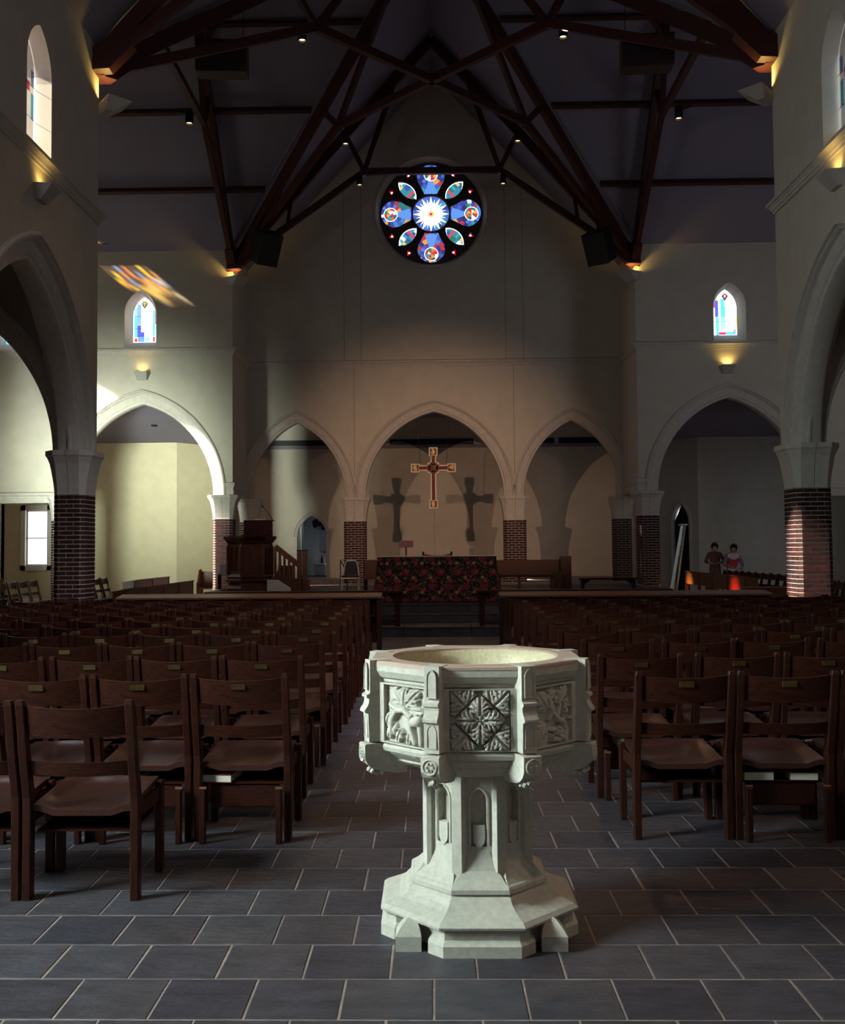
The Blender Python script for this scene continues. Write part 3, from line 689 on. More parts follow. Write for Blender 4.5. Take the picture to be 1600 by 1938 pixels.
def stained(P, n, s, rise, z0, zs, gs, grise, gz0, gzs, depth, des, diamond, shift=0.0):
    """splayed lancet: P(u,v,w) with w into the wall. Opening in the wall face s/rise/z0/zs, glass gs/grise/gz0/gzs"""
    win = lancet(s, rise, z0, zs, 0, 8); gl = [(u+shift, v) for u, v in lancet(gs, grise, gz0, gzs, 0, 8)]
    fr = struct(MB().loft([[P(u, v, .002) for u, v in win], [P(u, v, depth) for u, v in gl]], True, False).build('window_%d' % n, M['plaster']))
    hull = gl[::-1]; top = max(v for u, v in gl); H = top-gz0
    def pane(poly, c, w):
        c2 = [clip_poly(poly, hull), None][0]
        if len(c2) < 3: return
        MB().add([P(u, v, w) for u, v in c2], [tuple(range(len(c2)))]).build('pane', glass(c), fr)
    if n < 7: pane(hull, (.97, .97, 1), depth+.012)
    else:
        pane(clip_poly([(shift-gs*1.1, gz0-1), (shift+gs*.885, gz0-1), (shift+gs*.885, top+1), (shift-gs*1.1, top+1)], hull), (.36, .345, .32), depth+.012)
        pane(clip_poly([(shift+gs*.89, gz0-1), (shift+gs*1.1, gz0-1), (shift+gs*1.1, top+1), (shift+gs*.89, top+1)], hull), (.97, .95, .90), depth+.012)
    lead = MB()
    for u0, u1, v0, v1, c in des:
        r = [(shift+u0*gs, gz0+v0*H), (shift+u1*gs, gz0+v0*H), (shift+u1*gs, gz0+v1*H), (shift+u0*gs, gz0+v1*H)]
        pane(r, c, depth+.004)
        for i in range(4):
            q = clip_poly([r[i], r[(i+1) % 4], (r[(i+1) % 4][0]+.004, r[(i+1) % 4][1]+.004), (r[i][0]+.004, r[i][1]+.004)], hull)
            if len(q) >= 3: lead.add([P(u, v, depth) for u, v in q], [tuple(range(len(q)))])
    if diamond:
        cd, cc = diamond
        dm = [(shift-.30*gs, gz0+.86*H), (shift, gz0+.745*H), (shift+.30*gs, gz0+.86*H), (shift, gz0+.925*H)]
        pane(dm, cd, depth+.004)
        k = .085 if cd == BK else .07
        for a, c in (((.045, .13), cc), ((.16, .03), cc)) if cd == BK else (((.07, .06), cc),):
            r = [(shift-a[0]*gs*1.2, gz0+(.855-a[1]*.5)*H), (shift+a[0]*gs*1.2, gz0+(.855-a[1]*.5)*H), (shift+a[0]*gs*1.2, gz0+(.855+a[1]*.5)*H), (shift-a[0]*gs*1.2, gz0+(.855+a[1]*.5)*H)]
            MB().add([P(u, v, depth-.002) for u, v in r], [(0, 1, 2, 3)]).build('pane', glow('glowing_glass', (*cc,), 1.0), fr)  # emission stands in for daylight through this small piece
    if lead.v: lead.build('lead_cames', M['lead'], fr)
    for v in (.30, .58):
        b = MB(); b.add([P(u, vv, depth-.001) for u, vv in ((shift-gs, gz0+v*H), (shift+gs, gz0+v*H), (shift+gs, gz0+v*H+.008), (shift-gs, gz0+v*H+.008))], [(0, 1, 2, 3)])
        b.build('saddle_bar', M['lead'], fr)
    return fr
for i, (sx, u0, des, dm) in enumerate(((-1, AWC, DES_L, (BK, (1, .78, .15))), (1, AWC, DES_R, ((.18, .01, .03), (1, .85, .8))), (-1, 11.35, DES_R, None), (1, 11.35, DES_L, None))):
    P = lambda u, v, w, sx=sx, u0=u0: Vector((sx*u0+u, YA+w, v))
    stained(P, 3+i, AWS, .62, 6.84, 7.75, .305, .52, 7.05, 7.76, .40, des, dm)
for i, sx in enumerate((-1, 1)):
    P = lambda u, v, w, sx=sx: Vector((sx*(HW+w), 13.35+u, v))
    stained(P, 7+i, .43, .62, 6.83, 7.95, .42, .60, 6.90, 7.95, .22, DES_N, None)
# clear glass in the end-wall lights that let the sun in
for k, (u, zt) in enumerate(((26.06, 7.32), (25.73, 7.58))):
    P = lambda a, v, w: Vector((-11.7, a, v))
    l = lancet(.14 if k == 0 else .19, .3 if k == 0 else .34, 3.2, zt, 0, 6, u)
    struct(MB().add([P(a, v, 0) for a, v in l], [tuple(range(len(l)))]).build('window_%d' % (9+k), glass((1, 1, .97))))
# two little coloured gable lights of the left transept
for k, (yc, cs_) in enumerate(((22.95, [(1, .62, .12), (1, .78, .30)]), (19.05, [(.95, .06, .03), (.90, .12, .05)]))):
    fr = None
    for i in range(8):
        a = [2*PI*(i+j/3)/8 for j in range(4)]
        o = MB().add([(-11.72, yc, 11.1)]+[(-11.72, yc+.30*math.cos(x), 11.1+.42*math.sin(x)) for x in a], [tuple(range(5))]).build('window_%d' % (12+k) if fr is None else 'pane', glass(cs_[i % 2]), fr)
        if fr is None: fr = struct(o)
# rose window
def rose():
    P = lambda r, a, w: Vector((RX+r*math.sin(a), YB+w, RZ+r*math.cos(a)))
    L = lambda r, t, a, w: Vector((RX+r*math.sin(a)+t*math.cos(a), YB+w, RZ+r*math.cos(a)-t*math.sin(a)))
    fr = struct(MB().loft([[P(r, -2*PI*k/64, w) for r, w in ((1.66, 0), (1.66, -.03), (1.60, -.035), (1.57, .02), (1.55, .05), (1.50, .12), (1.47, .2))] for k in range(65)], False, False).build('window_11', M['cast'], None, .7))
    def petal(n=16):
        pts = [(.545, .19), (.75, .295), (.92, .39)]
        arc = [(1.035+.42*math.cos(b), .42*math.sin(b)) for b in [PI*.46-PI*.92*i/n for i in range(n+1)]]
        left = pts+arc+[(r, -t) for r, t in pts[::-1]]
        return left
    def leaf(n=8, k=1.0):
        rc, hl = .955, .385*k; hw = .19*k; R = (hl*hl+hw*hw)/(2*hw); out = []
        for i in range(n+1):
            x = -hl+2*hl*i/n; out.append((rc+x, math.sqrt(R*R-x*x)-(R-hw)))
        return out+[(r, -t) for r, t in out[::-1][1:-1]]
    def tri(k=1.0):
        return [(1.325+.095*k, .0), (1.325-.065*k, .085*k), (1.325-.065*k, -.085*k)]
    T2 = lambda loc, a: [(r*math.sin(a)+t*math.cos(a), r*math.cos(a)-t*math.sin(a)) for r, t in loc]
    holes = [[(.53*math.sin(2*PI*k/40), .53*math.cos(2*PI*k/40)) for k in range(40)]]
    for k in range(4): holes += [T2(petal(), k*PI/2), T2(leaf(), k*PI/2+PI/4)]
    for k in range(4):
        for d in (-15.5, 15.5): holes.append(T2(tri(), k*PI/2+PI/4+math.radians(d)))
    disc = [(1.5*math.sin(2*PI*k/64), 1.5*math.cos(2*PI*k/64)) for k in range(64)]
    MB().prism([disc]+holes, lambda u, v, w: Vector((RX+u, YB+.15+w, RZ+v)), .10).build('tracery', M['tracery'], fr)
    # stone rolls round each light
    for k in range(4):
        for shp, a in ((petal(), k*PI/2), (leaf(), k*PI/2+PI/4)):
            pts = [L(r, t, a, .14) for r, t in shp]; MB().tube(pts+[pts[0]], .018, 5).build('moulding', M['tracery'], fr)
    MB().tube([P(.545, 2*PI*k/40, .14) for k in range(41)], .022, 5).build('moulding', M['tracery'], fr)
    w = .22
    def pane(pts, c):
        MB().add(pts, [tuple(range(len(pts)))]).build('pane', glass(c, 1.0 if min(c) > .9 else .45), fr)
    q = random.Random(3); st = 2*PI/24
    blues = [(.03, .05, .34), (.05, .10, .50), (.02, .015, .16), (.05, .02, .22), (.07, .20, .62), (.02, .14, .34), (.015, .01, .10), (.12, .03, .20), (.015, .08, .18), (.02, .02, .2)]
    acc = [(.55, .02, .04), (.95, .95, 1), (.01, .20, .10), (.90, .35, .04), (.03, .32, .38)]
    bgs = [(.03, .22, .36), (.08, .16, .55), (.05, .36, .42), (.02, .04, .22)]
    ray = []                                                     # (angle, half width, tip) of the 24 rays, long ones first
    for k in range(12): ray += [(2*k*st, math.radians(10.5), .515), ((2*k+1)*st, math.radians(4.2), .45)]
    for k in range(24):
        a, hw_, tp = ray[k]; a2_, hw2, tp2 = ray[(k+1) % 24]
        if a2_ < a: a2_ += 2*PI
        pane([P(.30, a-hw_, w), P(tp, a, w), P(.30, a+hw_, w)], (1, 1, 1))
        pane([P(.30, a+hw_, w), P(tp, a, w), P(.54, a, w), P(.54, (a+a2_)/2, w), P(.54, a2_, w), P(tp2, a2_, w), P(.30, a2_-hw2, w)], (.05, .13, .48) if k % 6 in (0, 5) else q.choice(bgs))
    for k in range(12):
        a = 2*k*st; pane([P(.10, a-st, w), P(.302, a-st, w), P(.302, a-st/2, w), P(.302, a, w), P(.302, a+st/2, w), P(.302, a+st, w), P(.10, a+st, w)], (1, 1, 1))
        pane([P(.055, a-st, w), P(.10, a-st, w), P(.10, a+st, w), P(.055, a+st, w)], (1, .80, .10) if k % 2 else (.95, .55, .08))
    pane([P(.055, PI/3*k, w) for k in range(6)], (.80, .03, .06))
    for k in range(4):
        a = k*PI/2; shp = petal()[::-1]; mc = 1.17; rm = .185
        med = [(.60, .02, .04), (.01, .22, .09), (.95, .40, .04), (.65, .03, .05), (.95, .95, .9), (.01, .14, .10), (.75, .14, .03), (.03, .30, .36)]
        for i in range(8):
            b = [i*PI/4+PI/16*j for j in range(5)]
            r1_ = rm*q.uniform(.4, .7)
            pane([L(mc, 0, a, w)]+[L(mc+r1_*math.cos(x), r1_*math.sin(x), a, w) for x in b], med[q.randrange(8)])
            pane([L(mc+r1_*math.cos(x), r1_*math.sin(x), a, w) for x in b]+[L(mc+rm*math.cos(x), rm*math.sin(x), a, w) for x in b[::-1]], med[(i+k*3) % 8])
        for i in range(16):
            b = [i*PI/8, (i+.5)*PI/8, (i+1)*PI/8]
            pane([L(mc+rm*math.cos(x), rm*math.sin(x), a, w) for x in b]+[L(mc+(rm+.018)*math.cos(x), (rm+.018)*math.sin(x), a, w) for x in b[::-1]], (1, 1, 1))
        r0 = rm+.018
        for i in range(20):
            b0, b1 = i*PI/10, (i+1)*PI/10; rr = r0; toward = abs(((b0+b1)/2)-PI) < .9
            for n_ in range(5):
                r1 = rr+(.13 if toward else .11)
                cell = [(mc+rr*math.cos(b0), rr*math.sin(b0)), (mc+r1*math.cos(b0), r1*math.sin(b0)), (mc+r1*math.cos(b1), r1*math.sin(b1)), (mc+rr*math.cos(b1), rr*math.sin(b1))]
                hull = shp if sum(shp[j][0]*shp[(j+1) % len(shp)][1]-shp[(j+1) % len(shp)][0]*shp[j][1] for j in range(len(shp))) > 0 else shp[::-1]
                cl = clip_poly(cell, hull)
                if len(cl) > 2:
                    cr = sum(p[0] for p in cl)/len(cl); ct = sum(p[1] for p in cl)/len(cl)
                    if abs(ct) < .10 and cr < 1.0: c = (.12, .30, .74) if (abs(cr-.80) > .07 or abs(ct) > .035) else (.95, .97, 1)
                    elif q.random() < .20: c = q.choice(acc)
                    else: c = q.choice(blues)
                    if cr > 1.3 and q.random() < .5: c = (.06, .22, .70)
                    pane([L(r, t, a, w) for r, t in cl], c)
                rr = r1
        a2 = a+PI/4; lf = leaf(8, .86); lo = leaf(8); n = len(lf)
        for j in range(n):
            pane([L(*lf[j], a2, w), L(*lo[j], a2, w), L(*lo[(j+1) % n], a2, w), L(*lf[(j+1) % n], a2, w)], (1, 1, 1))
        green = [(.02, .26, .34), (.015, .18, .10), (.03, .08, .32), (.04, .36, .44), (.75, .10, .12), (.95, .95, .95), (.9, .55, .1)]
        for j in range(8):
            for sgn in (0, 1):
                p0, p1 = (lf[j], lf[j+1]); s_ = -1 if sgn else 1
                c = (.75, .06, .10) if j == 2 else ((1, .6, .15) if (j == 6 and sgn) else q.choice(green[:4]+green[:4]+green[5:6]))
                poly = [L(p0[0], 0, a2, w), L(p0[0], s_*p0[1], a2, w), L(p1[0], s_*p1[1], a2, w), L(p1[0], 0, a2, w)]
                pane(poly, c)
        for d in (-15.5, 15.5):
            a3 = a2+math.radians(d); t_ = tri()
            dotc = [(1.30+.03*math.cos(x), .03*math.sin(x)) for x in [2*PI*i/8 for i in range(8)]]
            pane([L(r, t, a3, w) for r, t in dotc], (1, .95, .95))
            MB().prism([t_, dotc], lambda u, v, ww, a3=a3: L(u, v, a3, w+ww), .001).build('pane', glass((.72, .02, .07)), fr)
rose()
# ------------------------------------------------------------------ wall sconces and truss spotlights
WARM = (1, .66, .16)
bulb = glow('lamp_glow', (1, .62, .22), 6)
def sconce(loc, d, label, e=7, w=.44, group='uplight wall sconces'):
    """angular trough uplight; d = direction out of the wall"""
    rz = math.atan2(d[1], d[0])-PI/2*0
    t = thing('wall_sconce', label, 'wall lamp', loc, rz, group)
    a, b = w/2, w/2*.62
    top = [(0, -a), (.24, -a*.80), (.24, a*.80), (0, a)]; bot = [(0, -b), (.07, -b*.9), (.07, b*.9), (0, b)]
    MB().loft([[Vector((x, y, 0)) for x, y in bot], [Vector((x, y, .20)) for x, y in top], [Vector((x*.94+.008, y*.94, .20)) for x, y in top], [Vector((x*.5+.01, y*.8, .10)) for x, y in top]], True, True).build('body', M['fixture'], t)
    MB().tube([(.10, -a*.5, .13), (.10, a*.5, .13)], .018, 8).build('lamp_tube', bulb, t)
    d3 = Vector((math.cos(rz), math.sin(rz), 0)); p = Vector(loc)+d3*.13+Vector((0, 0, .215))
    l = lamp('sconce_light', 'SPOT', p, e, WARM, p+Vector((0, 0, 1))-d3*.5, spot=2.3, blend=.9, radius=.04); return t
sconce((-HW, 13.36, 6.14), (1, 0), 'grey wedge uplight on the left nave wall above the arch', 3.5)
sconce((HW, 13.30, 6.14), (-1, 0), 'grey wedge uplight at the right edge, on the nave wall above the arch', 5)
sconce((-7.73, YA, 5.96), (0, -1), 'small pale uplight over the sunlit left transept arch', 5)
sconce((7.70, YA, 5.96), (0, -1), 'small pale uplight over the dark right transept arch', 8)
for sx, sy, lb in ((-1, 0, 'near left'), (1, 0, 'near right'), (-1, 1, 'far left'), (1, 1, 'far right')):
    y = YE-.04 if sy == 0 else YA+.02
    cs_ = sconce((sx*(HW-.05), y+(.05 if sy == 0 else -.05), 8.42), (-sx, .8 if sy == 0 else -.8), 'pale corner uplight under the %s truss bearing of the crossing' % lb, 26 if sy else 26, .46); cs_.scale = (1.75, 1.25, 1.05)
def spot(loc, label, aim, e, mount):
    t = thing('spotlight', label, 'spotlight', loc, 0, 'black cylinder spotlights on the roof trusses')
    d = (Vector(aim)-Vector(loc)).normalized(); q = Matrix.Identity(4)
    b = MB(); b.lathe([(.0, .13), (.075, .13), (.082, .11), (.082, -.12), (.072, -.12), (.066, -.05)], n=18)
    b.v = [tuple(q @ Vector(p)) for p in b.v]; b.build('housing', M['black'], t, .6)
    b = MB(); b.lathe([(.0, -.085), (.062, -.085)], n=18); b.v = [tuple(q @ Vector(p)) for p in b.v]; b.build('bulb', bulb, t)
    b = MB().tube([(0, 0, .05), Vector(mount)-Vector(loc)], .022, 8); b.build('bracket', M['black'], t)
    lamp('spot_light', 'SPOT', Vector(loc)+d*.13, e, (1, .58, .28), aim, spot=1.0, blend=.7, radius=.06)
spot((-4.90, 20.0, 10.15), 'black cylinder spotlight hung off the left transept truss', (-3.2, 14.0, 0), 190, (-5.2, 20.2, 10.35))
spot((4.92, 20.0, 10.08), 'black cylinder spotlight hung off the right transept truss', (3.0, 14.0, 0), 110, (5.2, 20.2, 10.3))
spot((-2.46, 18.8, 11.20), 'lit spotlight under the near left knee of the diagonal truss', (-2.2, 9.0, 0), 300, (-2.4, 18.85, 11.4))
spot((2.48, 18.8, 11.17), 'lit spotlight under the near right knee of the diagonal truss', (1.0, 5.0, .3), 330, (2.4, 18.85, 11.4))
spot((-2.08, 24.0, 11.30), 'dim spotlight under the far left knee of the diagonal truss', (-4.2, 22.6, 1.4), 260, (-2.2, 23.6, 11.45))
spot((2.06, 24.0, 11.30), 'dim spotlight under the far right knee of the diagonal truss', (2.2, 20.8, .9), 240, (2.2, 23.6, 11.45))
spot((-1.90, 26.2, 11.09), 'bright spotlight left of the rose window under the chancel truss', (0, 18.6, 1), 200, (-1.86, 26.38, 11.3))
spot((1.86, 26.2, 11.07), 'bright spotlight right of the rose window under the chancel truss', (0, 18.6, 1), 200, (1.84, 26.38, 11.3))
# loudspeakers
def speaker(loc, rx, rz, label, w, h, dp, m='black', wires=0):
    t = thing('loudspeaker', label, 'loudspeaker', loc, 0)
    T = Matrix.Rotation(rz, 4, 'Z') @ Matrix.Rotation(rx, 4, 'X')
    MB().bbox(-w/2, w/2, -dp/2, dp/2, -h/2, h/2, .012, T).build('cabinet', M[m], t)
    MB().bbox(-w/2+.03, w/2-.03, -dp/2-.015, -dp/2+.002, -h/2+.03, h/2-.03, .006, T).build('front_grille', M['grille'], t)
    if wires:
        for sx in (-1, 1):
            p = T @ Vector((sx*w*.42, 0, h/2)); MB().tube([p, p+Vector((0, 0, wires))], .008, 6).build('hanger_rod', M['black'], t)
    else:
        MB().beam(Vector((0, 0, h*.3)), Vector((0, .22, h*.3+.45)), .05, .05).build('bracket', M['black'], t)
speaker((-4.30, 25.75, 9.22), .50, .62, 'black loudspeaker tilted down on the far left truss beside the chancel', .58, .82, .58)
speaker((4.26, 25.75, 9.12), .50, -.62, 'black loudspeaker tilted down on the far right truss beside the chancel', .58, .82, .58)
speaker((-3.92, 18.5, 10.60), .12, .08, 'big dark red-brown speaker cabinet hung by rods at upper left', .94, .58, .5, 'boxred', 2.4)
speaker((3.98, 18.5, 10.56), .12, -.08, 'big dark red-brown speaker cabinet hung by rods at upper right', .94, .58, .5, 'boxred', 2.4)
# smoke detector under the left chapel ceiling
b = MB().lathe([(0, 0), (.07, 0), (.10, .02), (.10, .05), (.0, .05)], (-8.35, 30.0, 5.14), 16)
tag(b.build('smoke_detector', M['black'], None, .6), 'small round dark detector on the left chapel ceiling', 'detector')

# ------------------------------------------------------------------ the stone font
FX, FY = .09, 4.0
font = thing('baptismal_font', 'octagonal carved limestone baptismal font in the aisle between the chairs', 'font', (FX, FY, 0))
def octo(ap, z, rot=0):
    R = ap/math.cos(PI/8); return [Vector((R*math.cos(-PI/2+PI/8+k*PI/4+rot), R*math.sin(-PI/2+PI/8+k*PI/4+rot), z)) for k in range(8)]
def okt(prof): return [octo(a, z) for a, z in prof]
# plinth: square-set blocks on the axes and gabled posts between
pl = MB()
pl.loft([octo(.30, 0), octo(.33, .094)])
for k in range(4):
    T = Matrix.Rotation(k*PI/2, 4, 'Z')
    lo = [(-.138, -.368), (.138, -.368), (.192, -.316), (.192, -.15), (-.192, -.15), (-.192, -.316)]
    hi = [(-.133, -.348), (.133, -.348), (.172, -.310), (.172, -.15), (-.172, -.15), (-.172, -.310)]
    pl.loft([[T @ Vector((x, y, z)) for x, y in lo] for z in (0, .040)]+[[T @ Vector((x, y, z)) for x, y in hi] for z in (.055, .098)])
    q = [(.215, -.308), (.308, -.308), (.308, -.215), (.215, -.215)]
    pl.loft([[T @ Vector((x, y, 0)) for x, y in q], [T @ Vector((x, y, .052)) for x, y in q], [T @ Vector((.222+(x-.215)*.72, -.222+(y+.215)*.72, .080)) for x, y in q], [T @ Vector((.235+(x-.215)*.38, -.235+(y+.215)*.38, .100)) for x, y in q], [T @ Vector((.245+(x-.215)*.04, -.245+(y+.215)*.04, .112)) for x, y in q]])
pl.build('plinth', M['stone'], font)
ap = lambda R: R*math.cos(PI/8)
MB().loft(okt([(.355, .092), (.366, .095), (.368, .104), (.352, .116), (.326, .126), (.300, .136), (.278, .150), (.262, .168), (.243, .180), (.257, .183), (.257, .199), (.250, .206), (.222, .220), (.16, .26)])).build('base', M['stone'], font)
# shaft: octagonal core with niches, pilasters on the corners, shields and spurs
sh = MB(); sh.loft(okt([(.154, .2), (.154, .62)])); sh.build('shaft', M['stone'], font)
for k in range(8):
    T = Matrix.Rotation(k*PI/4+PI/8, 4, 'Z')
    p = MB()
    o = [(-.026, -.14), (-.026, -.202), (-.019, -.218), (.019, -.218), (.026, -.202), (.026, -.14)]
    p.loft([[T @ Vector((x, y, z)) for x, y in o] for z in (.205, .56)]+[[T @ Vector((x*.9, y*.97, .615)) for x, y in o]])
    p.build('pilaster', M['stone'], font)
for k in range(8):
    T = Matrix.Rotation(k*PI/4, 4, 'Z')
    P = lambda u, v, w, T=T: T @ Vector((u, -.152-w, v))
    out = [(-.062, .255), (.062, .255), (.062, .615), (-.062, .615)]
    hole = lancet(.030, .045, .335, .50, 0, 6)
    MB().prism([out, hole], P, .030).build('niche_frame', M['stone'], font)
    c = arch(.034, .05, .50, 0, 6); c = [(-.034, .34)]+c+[(.034, .34)]
    MB().tube([P(u, v, .031) for u, v in c], .006, 5).build('niche_moulding', M['stone'], font)
    s_ = [(-.0225, .413), (-.0225, .36), (-.017, .343), (0, .327), (.017, .343), (.0225, .36), (.0225, .413)]
    MB().prism([s_], lambda u, v, w, P=P: P(u, v, -.002+w), .036).build('shield', M['stone'], font)
    sp = MB(); sp.loft([[P(x, z, w) for x, w in ((-hw, -.02), (-hw, wf), (hw, wf), (hw, -.02))] for z, hw, wf in ((.203, .102, .098), (.226, .086, .070), (.25, .066, .050), (.285, .048, .038), (.33, .036, .028))])
    sp.build('spur', M['stone'], font)
# bowl
PA = .365
MB().loft(okt([(.17, .585), (.215, .60), (.27, .625), (.315, .640), (.325, .648), (.325, .655), (.345, .670), (.352, .676), (.352, .686), (.378, .690), (.383, .705), (.378, .714), (PA, .722), (PA, .940), (.372, .946), (.372, .955), (.385, .962), (.392, .975), (.398, .985), (.398, 1.008)]), True, False).build('bowl', M['stone'], font)
n = 64; outer = []; R = .398/math.cos(PI/8)
def oct_r(a):
    b = ((a+PI/2+PI/8) % (PI/4))-PI/8; return .398/math.cos(b)
MB().loft([[Vector((oct_r(2*PI*k/n)*math.cos(2*PI*k/n), oct_r(2*PI*k/n)*math.sin(2*PI*k/n), z)) for k in range(n)] for z in (1.006, 1.018)]+[[Vector(((oct_r(2*PI*k/n)-.006)*math.cos(2*PI*k/n), (oct_r(2*PI*k/n)-.006)*math.sin(2*PI*k/n), 1.022)) for k in range(n)]]+[[Vector((r*math.cos(2*PI*k/n), r*math.sin(2*PI*k/n), z)) for k in range(n)] for r, z in ((.322, 1.022), (.312, 1.016))], True, False).build('rim', M['rim'], font)
MB().lathe([(.316, 1.018), (.311, 1.008), (.305, 1.004), (.295, .95), (.27, .90), (.235, .86), (.16, .835), (.06, .825), (.0, .825)], n=64).build('basin', M['bowl'], font, True)
# corner buttresses with lancets and rosettes
def lan(P, s, r, z0, zs): return lancet(s, r, z0, zs, 0, 6)
for k in range(8):
    T = Matrix.Rotation(k*PI/4+PI/8, 4, 'Z')
    P = lambda u, v, w, T=T: T @ Vector((u, -w, v))
    bt = MB(); prof = [(.445, 1.024), (.445, .905), (.449, .900), (.458, .896), (.458, .886), (.449, .882), (.449, .870), (.454, .856), (.466, .840), (.466, .832), (.452, .826), (.449, .722)]
    h0 = .028
    bt.loft([[P(-h0, z, .36), P(-h0, z, d), P(h0, z, d), P(h0, z, .36)] for d, z in prof]); b_o = bt.build('buttress', M['stone'], font)
    for z0, zs in ((.918, .985), (.742, .795)):
        l = lancet(.0155, .026, z0, zs, 0, 6)
        MB().prism([lancet(.0195, .031, z0-.004, zs, 0, 6), l], lambda u, v, w, P=P: P(u, v, .4495+w), .004).build('lancet_moulding', M['stone'], b_o)
        MB().add([P(u, v, .4503) for u, v in l], [tuple(range(len(l)))]).build('lancet_recess', M['stone'], b_o)
    bk = MB(); h1 = .0345
    bk.loft([[P(-h, z, .30), P(-h, z, d), P(h, z, d), P(h, z, .30)] for d, z, h in ((.462, .716, h1), (.468, .712, h1), (.468, .66, h1), (.455, .640, h1), (.43, .622, .033), (.40, .612, .030), (.33, .600, .026))])
    ro = bk.build('rosette_block', M['stone'], font)
    MB().tube([P(.026*math.cos(a), .678+.026*math.sin(a), .468) for a in [2*PI*i/20 for i in range(21)]], .0045, 5).build('rosette_ring', M['stone'], ro)
    pe = MB()
    for i in range(6):
        a = i*PI/3; c = P(.0125*math.cos(a), .678+.0125*math.sin(a), .468); pe.bm_ = None
        pe.lathe([(0, .008), (.005, .006), (.0075, 0)], c, 8) if False else pe.tube([c-T @ Vector((0, -.003, 0)), c+T @ Vector((0, -.006, 0))], [.0075, .003], 7)
    pe.build('rosette_petals', M['stone'], ro)
    dr = MB()
    for u, d, z, r in ((-.012, .432, .612, .011), (.012, .432, .612, .011), (0, .44, .618, .012), (0, .41, .603, .012), (-.01, .395, .602, .009), (.012, .395, .60, .009)):
        bm = bmesh.new(); bmesh.ops.create_icosphere(bm, subdivisions=1, radius=r); dr.bm(bm, Matrix.Translation(P(u, z, d)))
    dr.build('leaf_drop', M['stone'], ro)
